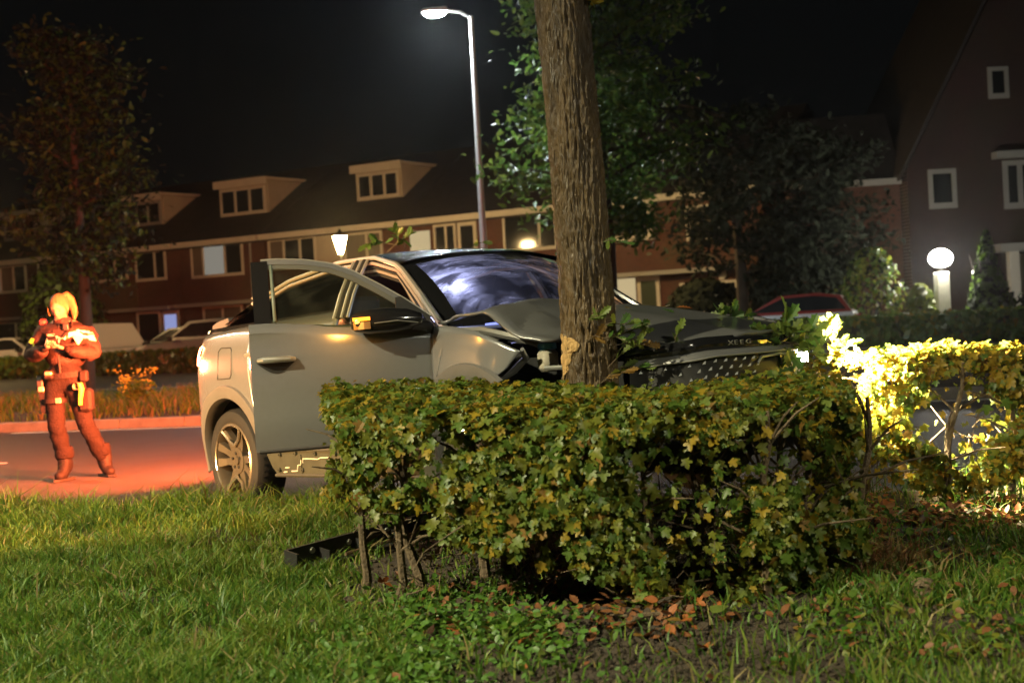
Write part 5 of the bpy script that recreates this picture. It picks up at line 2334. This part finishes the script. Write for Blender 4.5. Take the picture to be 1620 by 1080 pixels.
# ------------------------------------------------------------------ gable house at right with its low wing
gh = empty("gable_house", (12.75, 45.0, 0), R(2))
tag(gh, "dark brick house with a steep gable and pale window frames at far right", "house")
g = MB()
g.prism([(0, 0), (0, 5.15), (3.95, 12.3), (7.9, 5.15), (7.9, 0)], 0, 9)
g.build("wall", brick_mat("dark_brick", (.055, .022, .014), (.04, .017, .011)), gh)
g = MB()
for (a, b) in (((-.25, 4.8), (3.95, 12.45)), ((8.15, 4.8), (3.95, 12.45))):
    dx = .10 if a[0] < 0 else -.10
    g.add([(a[0], -.12, a[1]), (b[0], -.12, b[1]), (b[0], 9.1, b[1]), (a[0], 9.1, a[1]), (a[0], -.12, a[1] + .22), (b[0], -.12, b[1] + .22), (b[0], 9.1, b[1] + .22), (a[0], 9.1, a[1] + .22)],
          [(0, 1, 2, 3), (4, 5, 6, 7), (0, 1, 5, 4), (1, 2, 6, 5), (2, 3, 7, 6), (3, 0, 4, 7)])
g.build("roof", M_tile, gh)
window(gh, .65, 1.55, 3.88, 5.10, (), fr=.15, frame=M_frame2)
window(gh, 2.72, 3.38, 7.25, 8.22, (), fr=.13, frame=M_frame2)
window(gh, 3.05, 4.6, 3.75, 5.25, (.35,), fr=.16, frame=M_frame2)
g = MB()
g.box(2.72, 5.4, -.5, -.003, 5.30, 5.52)
g.build("lintel", M_frame2, gh)
g = MB()
g.box(2.35, 5.6, -1.4, -.004, 2.35, 2.6)
po = g.build("porch_roof", M_frame2, gh)
g = MB()
g.box(2.65, 2.95, -1.3, -1.0, 0, 2.345)
g.build("porch_post", M_frame, po)
g = MB()
g.box(3.15, 5.2, -.06, .01, .05, 2.3)
dd = g.build("garage_door", M_panelw, gh)
lw_ = empty("low_wing", (9.2, 46.0, 0), R(-6))
tag(lw_, "low dark wing with a pale gutter joining the gable house", "house")
g = MB()
g.box(0, 3.5, 0, 6, 0, 4.85)
g.build("wall", M_brick, lw_)
g = MB()
g.add([(-.2, -.3, 4.85), (3.6, -.3, 4.85), (3.6, 3, 7.4), (-.2, 3, 7.4), (-.2, 6.3, 4.85), (3.6, 6.3, 4.85)], [(0, 1, 2, 3), (3, 2, 5, 4), (0, 4, 5, 1), (0, 3, 4), (1, 5, 2)])
g.build("roof", M_tile, lw_)
g = MB()
g.box(-.2, 3.5, -.42, -.31, 4.72, 4.92)
g.build("gutter_board", M_frame2, lw_)

# ------------------------------------------------------------------ bright garden lamp on its pale pier
gl_ = empty("garden_lamp", (11.55, 38.0, 0))
tag(gl_, "dazzling white garden lamp on a pale brick pier at right", "lamp")
g = MB()
g.box(-.17, .17, -.17, .17, 0, 1.75, bev=.02)
g.build("pier", mat("white_pier", (.72, .68, .55), .8, var=.2, vscale=6), gl_)
g = MB()
g.lathe([(.05, 1.75), (.06, 1.85), (.12, 1.88), (.12, 1.90)], 12)
g.build("lamp_base", M_plast, gl_, smooth=True)
g = MB()
g.ell((0, 0, 2.12), (.30, .30, .24), 16, 10)
g.build("globe", emit_mat("white_globe_glow", (1, .95, .84), 160), gl_, smooth=True)
lamp("globe_light", 'POINT', (0, -.45, 2.1), (1, .93, .80), 55, gl_, .25)
wl = MB()
wl.box(-.12, .12, -.1, 0, -.08, .08, bev=.02)

# ------------------------------------------------------------------ far hedges, shrubs
def no_car(p):
    return True


hedge("far_hedge", "long low clipped hedge between the far road and the parked cars at left",
      [(-26, hedge_y(-26) - .3), (-2, hedge_y(-2) - .3), (-2, hedge_y(-2) + .5), (-26, hedge_y(-26) + .5)],
      lambda u: .05, lambda u, v: .74, 9000, .20, [2, 6, .3, .2, 1], no_car, 0, "far hedges", .45, 0, QUAD)
hedge("far_hedge", "long low clipped hedge at right with a strip of blue light on its face",
      [(-2, hedge_y(-2) - .3), (17, hedge_y(17) - .3), (17, hedge_y(17) + .5), (-2, hedge_y(-2) + .5)],
      lambda u: .05, lambda u, v: .74, 9000, .17, [2, 6, .3, .2, 1], no_car, 0, "far hedges", .45, 0, QUAD)
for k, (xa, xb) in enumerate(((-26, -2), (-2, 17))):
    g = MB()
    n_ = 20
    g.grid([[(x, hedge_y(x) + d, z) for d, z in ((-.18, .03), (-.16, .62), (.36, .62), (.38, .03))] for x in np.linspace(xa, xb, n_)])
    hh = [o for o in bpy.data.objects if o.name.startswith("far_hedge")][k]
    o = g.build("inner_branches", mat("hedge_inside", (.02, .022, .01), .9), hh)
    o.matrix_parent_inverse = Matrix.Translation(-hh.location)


def shrub(name, label, loc, r, h, n, mats, size, cat="shrub", group=None, seed=1, cone=False):
    root = empty(name, (*loc, 0))
    tag(root, label, cat, group)
    rng = np.random.default_rng(seed)
    m_ = MB()
    for k in range(5):
        a = k * 1.3
        m_.tube([(0, 0, 0), (math.cos(a) * r * .3, math.sin(a) * r * .3, h * .45), (math.cos(a) * r * .6, math.sin(a) * r * .6, h * .8)], [.05, .03, .01], 6)
    m_.build("stem", M_twig2, root)
    t = rng.uniform(.05, 1, n)
    ang = rng.uniform(0, 2 * np.pi, n)
    prof = (1 - t) ** .8 if cone else np.sin(np.pi * np.clip(t * .85 + .12, 0, 1)) ** .6
    lump = np.array([1 + .30 * fbm(math.cos(a) * 1.5, math.sin(a) * 1.5, q * 4 + seed) for a, q in zip(ang, t)])
    rr = r * prof * lump * np.sqrt(rng.uniform(.45, 1, n))
    pos = np.column_stack([rr * np.cos(ang), rr * np.sin(ang), h * t])
    nr = np.column_stack([np.cos(ang), np.sin(ang), np.full(n, .5)]) + rng.normal(0, .5, (n, 3))
    scatter("foliage", QUAD[0], QUAD[1], pos, nr, rng.uniform(0, 6.28, n), rng.uniform(.6, 1.3, n) * size, mats, rng.integers(0, len(mats), n), root)
    return root


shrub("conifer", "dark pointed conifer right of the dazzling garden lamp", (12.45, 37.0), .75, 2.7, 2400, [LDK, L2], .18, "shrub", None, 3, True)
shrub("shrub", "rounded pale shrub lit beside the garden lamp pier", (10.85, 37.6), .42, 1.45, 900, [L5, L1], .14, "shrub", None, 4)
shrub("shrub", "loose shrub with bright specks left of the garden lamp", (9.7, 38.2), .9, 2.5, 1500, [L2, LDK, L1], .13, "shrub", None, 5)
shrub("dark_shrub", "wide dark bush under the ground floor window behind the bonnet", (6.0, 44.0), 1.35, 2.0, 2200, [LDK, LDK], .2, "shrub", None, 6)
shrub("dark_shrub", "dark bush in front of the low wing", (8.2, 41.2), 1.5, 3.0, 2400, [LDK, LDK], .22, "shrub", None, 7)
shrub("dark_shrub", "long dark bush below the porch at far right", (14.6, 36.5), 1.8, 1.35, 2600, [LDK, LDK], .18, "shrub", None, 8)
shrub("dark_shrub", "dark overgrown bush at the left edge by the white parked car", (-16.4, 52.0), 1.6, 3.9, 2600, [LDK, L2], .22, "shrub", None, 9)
# yellow flowering weed on the median
wd = empty("flowering_weed", (-5.55, 20.9, .15))
tag(wd, "tall yellow flowering weed growing in the median grass", "plant")
g, fl = MB(), MB()
for k in range(17):
    a = random.uniform(0, 6.28)
    L_ = random.uniform(.32, .62)
    e = Vector((math.cos(a) * L_ * .48, math.sin(a) * L_ * .4, L_))
    g.tube([(0, 0, 0), e * .5 + Vector((0, 0, .06)), e], [.007, .005, .003], 5)
    for q in range(9):
        p_ = e + Vector((random.gauss(0, .035), random.gauss(0, .035), random.gauss(.0, .03)))
        fl.ell(p_, (.017, .017, .010), 6, 4)
g.build("stem", mat("weed_stem", (.09, .11, .03), .7), wd)
tag(fl.build("flowers", mat("yellow_flower", (.62, .56, .05), .6), wd), kind="stuff")
n = 500
pos = np.column_stack([RNG.normal(0, .13, n), RNG.normal(0, .13, n), RNG.uniform(.02, .42, n)])
scatter("leaves", OVAL[0], OVAL[1], pos, RNG.normal(0, 1, (n, 3)), RNG.uniform(0, 6, n), RNG.uniform(.05, .09, n), [G2, G1], RNG.integers(0, 2, n), wd)


# ------------------------------------------------------------------ background trees
def tree_far(name, label, loc, h, tr, z0, rx, n, size, mats, seed, cat="tree", w=None, conic=.4):
    root = empty(name, (*loc, 0))
    tag(root, label, cat)
    rd = random.Random(seed)
    rng = np.random.default_rng(seed)
    m_ = MB()
    m_.tube([(0, 0, 0), (.03, 0, h * .3), (-.04, .03, h * .6), (0, 0, h * .93)], [tr * 1.15, tr, tr * .7, tr * .15], 10)
    m_.build("trunk", M_twig2, root, smooth=True)
    cl = []
    nl = 26
    for k in range(nl):
        t = (k + .5) / nl
        z = z0 + (h - z0) * t * .95
        a = k * 2.4 + rd.uniform(-.4, .4)
        L_ = rx * (1 - conic * t) * rd.uniform(.55, 1.1) * min(1, .55 + t * 3)
        e = Vector((math.cos(a) * L_, math.sin(a) * L_, z + rd.uniform(-.2, .5)))
        m_ = MB()
        b_ = Vector((0, 0, z - .25))
        m_.tube([b_, b_.lerp(e, .5) + Vector((0, 0, .1)), e], [tr * .35, tr * .2, tr * .06], 5)
        m_.build("branch", M_twig2, root)
        for q in (.4, .62, .82, 1.0):
            cl.append((b_.lerp(e, q) + Vector((rd.gauss(0, .12), rd.gauss(0, .12), rd.gauss(0, .12))), .20 + .14 * q))
    cc = [rd.choice(cl) for _ in range(n)]
    pos = np.array([tuple(c) for c, s in cc]) + rng.normal(0, 1, (n, 3)) * np.array([[s, s, s * .6] for c, s in cc])
    nr = rng.normal(0, .7, (n, 3)) + np.array([[0, 0, .8]])
    scatter("crown", OAK[0], OAK[1], pos, nr, rng.uniform(0, 6.28, n), rng.uniform(.7, 1.3, n) * size, mats, rng.integers(0, len(mats), n), root)
    return root


tree_far("oak_tree", "leafy oak beside the tall lamp, its left side lit pale green", (1.95, 27.6), 8.2, .13, 2.9, 2.1, 9500, .155, [LO, LO2, L2], 41, conic=.35)
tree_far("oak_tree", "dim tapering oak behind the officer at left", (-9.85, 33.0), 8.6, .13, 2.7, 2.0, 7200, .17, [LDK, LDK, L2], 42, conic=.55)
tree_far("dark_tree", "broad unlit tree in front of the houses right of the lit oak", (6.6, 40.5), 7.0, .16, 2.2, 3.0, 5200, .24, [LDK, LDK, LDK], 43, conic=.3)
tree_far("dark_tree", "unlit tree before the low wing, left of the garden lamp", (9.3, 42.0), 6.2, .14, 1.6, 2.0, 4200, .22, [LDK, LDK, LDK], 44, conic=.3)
# ------------------------------------------------------------------ parked cars beyond the far hedge
def simple_car(name, label, loc, rz, body, prof, glass_prof, wheels, wid, m_body, m_roof=None, lights=(), group="parked cars", cat="car", extra=None):
    """prof: side outline below the glass line; glass_prof: greenhouse outline, both (x, z); x forwards"""
    root = empty(name, (*loc, .012), rz)
    tag(root, label, cat, group)
    g_ = MB()
    n = len(prof)
    w = wid / 2
    lay = []
    for y, sc in ((-w, .0), (-w + .10, 1), (w - .10, 1), (w, .0)):
        lay.append([(x * (1 if sc else .985), y, z if (sc or z < .9) else z - .05) for x, z in prof])
    vs_ = [p_ for l_ in lay for p_ in l_]
    fs = [tuple(range(n)), tuple(range(4 * n - 1, 3 * n - 1, -1))]
    for l_ in range(3):
        for i in range(n):
            j = (i + 1) % n
            fs.append((l_ * n + i, l_ * n + n + i, l_ * n + n + j, l_ * n + j))
    g_.add(vs_, fs)
    bd = g_.build("body", m_body, root, smooth=True)
    g_ = MB()
    n = len(glass_prof)
    base = glass_prof[0][1]
    top = max(z for x, z in glass_prof)
    lay = []
    for s_ in (-1, 1):
        lay.append([(x, s_ * (w - .07 - .16 * (z - base) / (top - base)), z) for x, z in glass_prof])
    vs_ = lay[0] + lay[1]
    g_.add(vs_, [tuple(range(n)), tuple(range(2 * n - 1, n - 1, -1))])
    g_.add(vs_, [(i, n + i, n + (i + 1) % n, (i + 1) % n) for i in range(n)])
    cb = g_.build("cabin", m_roof or m_body, root, smooth=True)
    # side windows and screens set on the cabin
    cx = sum(x for x, z in glass_prof) / n
    cz = (base + top) / 2
    for s_ in (-1, 1):
        g_ = MB()
        pts_ = [(cx + (x - cx) * .88, s_ * (w - .07 - .16 * (max(base, cz + (z - cz) * .72) - base) / (top - base) + .006), cz + (z - cz) * .72) for x, z in glass_prof]
        g_.add(pts_, [tuple(range(n))])
        g_.build("side_window", M_pane, cb)
    for (i0, i1) in ((0, 1), (n - 2, n - 1)):
        a, b = glass_prof[i0], glass_prof[i1]
        mx_, mz_ = (b[1] - a[1]), -(b[0] - a[0])
        L_ = math.hypot(mx_, mz_)
        sg = 1 if (mx_ / L_) * ((a[0] + b[0]) / 2 - cx) > 0 else -1
        ox, oz = sg * mx_ / L_ * .008, sg * mz_ / L_ * .008
        g_ = MB()
        g_.add([(a[0] + ox + (b[0] - a[0]) * t, s_ * (w - .20 - .12 * t2), a[1] + oz + (b[1] - a[1]) * t) for t, s_, t2 in ((.12, -1, 0), (.12, 1, 0), (.88, 1, 1), (.88, -1, 1))], [(0, 1, 2, 3)])
        g_.build("screen", M_pane, cb)
    for x in wheels:
        for s_ in (-1, 1):
            wv = empty("wheel", (x, s_ * (w - .10), .32), 0, root)
            g_ = MB()
            g_.lathe([(.2, s_ * .10), (.29, s_ * .11), (.32, s_ * .07), (.32, -s_ * .08), (.25, -s_ * .1)], 20, axis='y')
            g_.build("tyre", M_rub, wv, smooth=True)
            g_ = MB()
            g_.lathe([(0, s_ * .09), (.08, s_ * .095), (.2, s_ * .10)], 12, axis='y')
            g_.build("rim", M_alloy, wv, smooth=True)
    for (nm, b_, mm) in lights:
        g_ = MB()
        g_.box(*b_, bev=.015)
        g_.build(nm, mm, root, smooth=True)
    for s_ in (-1, 1):
        g_ = MB()
        fx = glass_prof[-1][0] if glass_prof[-1][0] > glass_prof[0][0] else glass_prof[0][0]
        g_.box(fx - .35, fx - .18, s_ * (w + .01), s_ * (w + .16), base - .02, base + .13, bev=.03)
        g_.build("wing_mirror", M_plast, root, smooth=True)
    return root


M_white = mat("white_car_paint", (.66, .65, .62), .3, coat=.5)
M_silv = mat("silver_car_paint", (.42, .40, .37), .3, metal=.4, coat=.5)
M_dark = mat("dark_car_paint", (.03, .03, .032), .25, coat=.6)
M_redr = mat("red_car_paint", (.24, .02, .012), .3, coat=.5)
M_lamp = mat("lamp_glass", (.70, .66, .58), .12, coat=.5)
M_redl = mat("red_lamp_glass", (.35, .012, .008), .2, coat=.4)
ANG = math.atan2(-.6, 1)


def park(x, d):
    return (x, hedge_y(x) + d)


HATCH = [(-1.95, .3), (-2.0, .65), (-1.9, .95), (1.0, .95), (1.75, .80), (2.02, .62), (2.05, .3)]
HG = [(-1.85, .94), (-1.55, 1.38), (-.9, 1.48), (.1, 1.44), (1.05, .94)]
SALOON = [(-2.2, .3), (-2.25, .85), (-2.1, .96), (1.0, .93), (1.95, .78), (2.25, .6), (2.25, .3)]
SG = [(-1.75, .94), (-.9, 1.38), (-.2, 1.44), (.3, 1.41), (1.15, .92)]
SUV = [(-2.2, .38), (-2.28, .9), (-2.15, 1.05), (1.0, 1.05), (2.0, .95), (2.25, .75), (2.25, .38)]
SUG = [(-2.1, 1.04), (-1.75, 1.58), (-.8, 1.66), (.25, 1.62), (1.1, 1.04)]
VAN = [(-2.5, .35), (-2.52, 1.05), (1.35, 1.08), (2.2, .98), (2.5, .8), (2.5, .35)]
VG = [(-2.5, 1.06), (-2.45, 2.0), (-2.2, 2.08), (.75, 2.05), (1.5, 1.08)]
simple_car("parked_car", "white saloon parked beyond the hedge at the left edge", park(-17.9, 3.0), ANG, 0, SALOON, SG, (-1.35, 1.4), 1.75, M_white,
           lights=[("headlight", (2.12, 2.24, .5, .78, .62, .74), M_lamp), ("headlight", (2.12, 2.24, -.78, -.5, .62, .74), M_lamp)])
vn = simple_car("parked_van", "white panel van parked behind the officer's shoulder", park(-14.3, 3.6), R(74), 0, VAN, VG, (-1.6, 1.6), 1.85, M_white, cat="van",
                lights=[("tail_light", (-2.56, -2.49, -.92, -.80, .95, 1.35), M_redl), ("tail_light", (-2.56, -2.49, .80, .92, .95, 1.35), M_redl)])
for k in kids(vn):
    if k.name.startswith("cabin"):
        for c_ in kids(k):
            bpy.data.objects.remove(c_)
        for s_ in (-1, 1):
            g = MB()
            y = s_ * .77
            g.add([(.45, y, 1.15), (1.32, y, 1.15), (.88, y - s_ * .085, 1.85), (.45, y - s_ * .09, 1.9)], [(0, 1, 2, 3)])
            g.build("side_window", M_pane, k)
        g = MB()
        g.add([(1.475, -.7, 1.14), (1.475, .7, 1.14), (.84, .60, 1.98), (.84, -.60, 1.98)], [(0, 1, 2, 3)])
        g.build("screen", M_pane, k)
simple_car("parked_car", "dark low car with a pale bonnet parked between the van and the silver estate", park(-11.3, 3.9), ANG + math.pi, 0, HATCH, HG, (-1.25, 1.3), 1.7, M_white, M_dark,
           lights=[("headlight", (1.9, 2.02, .45, .72, .58, .72), M_lamp), ("headlight", (1.9, 2.02, -.72, -.45, .58, .72), M_lamp)])
simple_car("parked_car", "silver estate car parked beyond the hedge just left of the crashed car's tail", park(-9.75, 1.8), ANG + math.pi, 0, SUV, SUG, (-1.35, 1.4), 1.8, M_silv,
           lights=[("headlight", (2.12, 2.24, .5, .78, .78, .92), M_lamp), ("headlight", (2.12, 2.24, -.78, -.5, .78, .92), M_lamp)])
simple_car("parked_car", "small white hatchback with a red roof parked at right behind the oak leaves", park(6.95, 1.7), ANG + math.pi + .25, 0, HATCH, HG, (-1.25, 1.3), 1.7, M_white, M_redr,
           lights=[("tail_light", (-2.0, -1.9, .55, .78, .68, .86), M_redl), ("tail_light", (-2.0, -1.9, -.78, -.55, .68, .86), M_redl)])

for o in bpy.data.objects:
    if o.get("label", "").startswith("small white hatchback"):
        o.scale = (.9, .9, .92)
    if o.name == "parked_van":
        o.scale = (.84, .84, .84)
# ------------------------------------------------------------------ black sill trim lying torn off on the grass
tr = empty("sill_trim", (-1.11, 6.62, .12), math.atan2(.35, .52))
tag(tr, "long black plastic sill trim torn off the car, lying in the grass by the hedge", "car trim")
g = MB()
g.prism([(0, -.02), (0, .075), (1.0, .085), (1.0, -.01)], -.012, .0)
g.box(.0, 1.0, -.10, -.0121, -.025, -.005)
g.box(-.012, -.001, -.10, .0, -.03, .075)
for k in range(4):
    g.box(.18 + .22 * k, .19 + .22 * k, -.095, -.0125, -.0045, .05)
g.build("trim_channel", M_plast, tr)
g = MB()
g.tube([(.28, -.09, .012), (.62, -.085, .02), (.95, -.08, .022)], .009, 6)
g.build("trim_rib", mat("brown_edge", (.12, .075, .045), .5), tr, smooth=True)
for (x, z) in ((.14, .045), (.36, .04), (.60, .048), (.84, .05)):
    g = MB()
    g.lathe([(.016, -.013), (.014, -.022), (0, -.026)], 10, axis='y', c=(x, 0, z))
    g.build("clip", M_silv, tr, smooth=True)
tr.rotation_euler = (R(8), R(-3), math.atan2(.62, .62))

# ------------------------------------------------------------------ oak twigs lying on the car and torn at the headlamp
def car_pt(p):
    return _cm @ Vector(p)


def twig(label, base, dirs, n, size, mats, seed):
    root = empty("oak_twig", base)
    tag(root, label, "twig")
    for k, d in enumerate(dirs):
        sprig(root, (0, 0, 0) if k == 0 else tuple(Vector(dirs[0]) * .4), d, n, size, mats, OAK, "sprig", .3, seed + k)
    return root


twig("oak twig with green leaves lying on the black roof", car_pt((1.12, -.28, 1.628)), [(.16, -.10, .10), (-.12, -.1, .05), (.05, -.02, .13)], 6, .085, [LO, L2], 70)
twig("small oak leaf pair on the roof behind the windscreen", car_pt((1.45, .15, 1.60)), [(.10, -.02, .04)], 3, .06, [L3, LO2], 75)
twig("large bright green oak twig on the far corner of the bonnet", car_pt((3.22, .60, .955)), [(.02, -.05, .08), (-.10, -.06, .03), (.12, -.1, .02), (-.02, -.02, .06)], 7, .085, [LO, LO2], 80)
twig("dense oak branch end glowing in the headlamp beam", car_pt((3.70, .42, .74)), [(.06, -.03, .24), (-.08, -.08, .16), (.20, -.08, .14), (.22, -.06, .0), (-.02, -.14, .02), (.06, -.16, -.10), (.2, -.02, .05)], 8, .115, [LO2, LO, L5], 90)
twig("oak leaves burnt white right in front of the lit headlamp", car_pt((3.80, .62, .77)), [(.14, .02, .10), (.2, -.08, .02), (.1, .06, .16), (.16, -.02, -.06)], 5, .09, [LO2, L3], 130)
twig("single lobed oak leaf standing before the nose band", car_pt((3.66, -.30, .82)), [(.03, -.02, .12)], 3, .09, [LO, LO2], 99)
for k, (x, y, mm, s, lab) in enumerate(((2.75, .05, LD1, .05, "orange leaf lying on the bonnet beside the trunk"), (2.95, .10, L3, .035, "small yellow leaf on the bonnet right of the orange one"),
                                       (3.02, .28, LO, .05, "green leaf lying in the middle of the bonnet"), (2.55, .78, L3, .07, "yellow leaf at the far rear edge of the bonnet"),
                                       (2.72, .80, LD1, .06, "curled brown leaf at the far edge of the bonnet"), (3.45, .25, L3, .02, "tiny yellow leaf near the bonnet's front edge"))):
    g = MB()
    g.add([tuple(v * s * 1.6) for v in OAK[0] * np.array([1, 1, .8])], [tuple(f) for f in OAK[1]])
    o = g.build("oak_leaf", mm, None, fix=False)
    v_ = y / .86
    u_ = (x - 2.40 - .10 * (1 - v_ * v_)) / (3.79 - .34 * abs(v_) ** 2.2 - 2.40 - .10 * (1 - v_ * v_))
    o.location = car_pt(Vector(bonnet(u_, v_)) + Vector((0, 0, .022)))
    o.rotation_euler = (random.uniform(-.3, .3), random.uniform(-.3, .3), random.uniform(0, 6))
    tag(o, lab, "leaf")
pc = MB()
pc.tube([(0, 0, 0), (.08, .01, .012), (.15, .03, .03)], [.006, .010, .003], 6, flat=.4)
o = pc.build("plastic_sliver", mat("white_plastic", (.7, .7, .68), .4), None, smooth=True)
o.location = car_pt((2.43, .72, 1.095))
tag(o, "white plastic sliver lying at the far foot of the windscreen", "debris")

# ------------------------------------------------------------------ stones and fallen leaves
def ground_pt(x, y, dz=0.0):
    return Vector((x, y, verge_z(x, y) + dz))


def stone(label, x, y, r, seed):
    bm_ = bmesh.new()
    bmesh.ops.create_icosphere(bm_, subdivisions=3, radius=1)
    for v in bm_.verts:
        k = 1 + .25 * mnoise.noise(v.co * 1.3 + Vector((seed, 0, 0))) + .06 * mnoise.noise(v.co * 5)
        v.co = Vector((v.co.x * r[0] * k, v.co.y * r[1] * k, v.co.z * r[2] * k))
    me = bpy.data.meshes.new("stone")
    bm_.to_mesh(me)
    bm_.free()
    me.materials.append(mat("stone_brown", (.20, .14, .085), .9, var=.4, vscale=12, bump=1, bscale=60))
    me.polygons.foreach_set("use_smooth", [True] * len(me.polygons))
    o = link("stone", me)
    o.location = ground_pt(x, y, r[2] * .35)
    o.rotation_euler = (0, 0, seed)
    tag(o, label, "stone")


stone("flat brown stone half sunk in the grass at lower right", 1.49, 5.32, (.11, .06, .05), 1.2)
stone("brown stone behind the dry grass tuft", 1.36, 5.95, (.08, .06, .05), 2.4)
stone("small reddish stone at the edge of the bare soil", 1.17, 5.95, (.05, .04, .03), 3.1)

spots = [(-1.66, 5.15), (-1.28, 5.7), (-1.60, 5.6), (-.80, 4.62), (-1.02, 4.35), (-1.0, 5.0), (-.42, 4.8), (-.62, 6.0), (-.56, 6.2), (-.48, 5.95), (-.25, 5.1), (-.15, 4.85), (-.02, 4.55),
         (.02, 5.15), (.10, 5.22), (.22, 5.02), (.28, 4.95), (.36, 4.98), (.42, 5.05), (.48, 4.92), (.05, 5.55), (.12, 5.7), (.32, 5.3), (-.12, 5.4), (.58, 4.6), (.83, 5.4), (.80, 5.25), (1.16, 4.5),
         (1.05, 4.65), (1.32, 4.45), (1.22, 4.62), (1.8, 6.6), (1.62, 6.4), (1.95, 6.2), (2.2, 6.9), (1.5, 6.8), (2.35, 6.5), (-.33, 5.6), (.62, 5.2), (1.0, 4.9)]
lms = []
for mm, sh in ((LD1, MAPLE), (LD2, OAK), (LD1, OVAL), (L3, MAPLE), (LD2, OVAL)):
    g = MB()
    g.add([tuple(v) for v in sh[0] * np.array([.85, 1, 1.6])], [tuple(f) for f in sh[1]])
    lms.append(g.mesh("fallen_leaf", mm, fix=False))
for k, (x, y) in enumerate(spots):
    o = link("fallen_leaf", lms[(0, 1, 2, 0, 4, 2, 3)[k % 7]])
    o.location = ground_pt(x, y, .035 if x < -.5 else .018)
    s = random.uniform(.045, .078)
    o.scale = (s, s, s)
    o.rotation_euler = (random.uniform(-.6, .6), random.uniform(-.6, .6), random.uniform(0, 6.28))
    kd = ("orange lobed", "brown oak", "orange oval", "orange lobed", "brown oval", "orange oval", "yellow lobed")[k % 7]
    where = "lying in the grass at left" if x < -.7 else "under the left stems of the square hedge" if x < -.1 else "on the soil at the foot of the square hedge" if x < 1.1 else "on the ground right of the square hedge"
    tag(o, "fallen %s leaf %s" % (kd, where), "leaf", "fallen leaves on the verge")
# broad green weed leaves and a fallen branch at the foot of the hedge
wl = empty("broad_leaf_weed", ground_pt(.62, 4.98))
tag(wl, "low weed with round pale green leaves on the bare soil under the hedge", "plant")
for k in range(6):
    g = MB()
    s = random.uniform(.05, .09)
    g.add([tuple(np.array(v) * np.array([1.5, 1, 1]) * s) for v in OVAL[0]], [tuple(f) for f in OVAL[1]])
    o = g.build("leaf", L5, wl, fix=False)
    o.location = (random.uniform(-.14, .14), random.uniform(-.05, .1), .03 + random.uniform(0, .03))
    o.rotation_euler = (random.uniform(-.2, .5), random.uniform(-.3, .3), random.uniform(0, 6))
g = MB()
g.tube([(-.28, -.08, .0), (-.1, 0, .05), (.06, .05, .04), (.16, .10, .10)], [.010, .018, .016, .010], 8)
g.tube([(-.05, .02, .05), (-.2, .12, .03), (-.3, .13, .04)], [.010, .009, .006], 6)
o = g.build("fallen_branch", M_twig, None, smooth=True)
o.location = ground_pt(.46, 4.98, .012)
o.scale = (.55, .55, .6)
tag(o, "crooked bare branch lying at the foot of the square hedge", "branch")

# ------------------------------------------------------------------ blue beacon on the road out of view at right
bc = empty("blue_beacon", (15.2, 25.2, 0))
tag(bc, "flashing blue police beacon on its stand outside the view at right", "beacon")
g = MB()
g.lathe([(.2, 0), (.2, .04), (.03, .06), (.03, .62), (.11, .64), (.11, .68), (0, .68)], 14)
g.build("stand", M_plast, bc, smooth=True)
g = MB()
g.lathe([(.085, .68), (.085, .78), (.05, .82), (0, .82)], 14)
g.build("dome", emit_mat("blue_dome_glow", (.12, .2, 1), 25), bc, smooth=True)
lamp("beacon_light", 'SPOT', (-.15, 0, .75), (.20, .27, 1), 300, bc, .08, (-7, 4.5, .25), R(38), .5)
wr_ = empty("warning_light", (-8.3, 4.9, 0))
tag(wr_, "amber warning light on a stand by the road, outside the view at left", "beacon")
g = MB()
g.lathe([(.2, 0), (.2, .04), (.03, .06), (.03, .85), (.11, .87), (.11, .91), (0, .91)], 14)
g.build("stand", M_plast, wr_, smooth=True)
g = MB()
g.lathe([(.085, .91), (.085, 1.01), (.05, 1.05), (0, 1.05)], 14)
g.build("dome", emit_mat("amber_dome_glow", (1, .45, .08), 25), wr_, smooth=True)
lamp("warning_light_lamp", 'SPOT', (.16, .08, .98), (1, .50, .16), 9000, wr_, .08, (6.4, 4.7, .80), R(34), .6)
# ------------------------------------------------------------------ thin haze volume added to give the lamps a glow
g = MB()
g.box(-70, 60, -12, 95, -1.2, 16)
hz = g.build("haze", [], None)
tag(hz, kind="stuff")
mh = bpy.data.materials.new("lamp_glow_haze")
mh.use_nodes = True
mh.node_tree.nodes.remove(mh.node_tree.nodes["Principled BSDF"])
pv = mh.node_tree.nodes.new("ShaderNodeVolumePrincipled")
pv.inputs["Color"].default_value = (.9, .93, .95, 1)
pv.inputs["Density"].default_value = .0005
pv.inputs["Anisotropy"].default_value = .88
mh.node_tree.links.new(pv.outputs[0], mh.node_tree.nodes["Material Output"].inputs["Volume"])
hz.data.materials.append(mh)
bpy.context.view_layer.update()
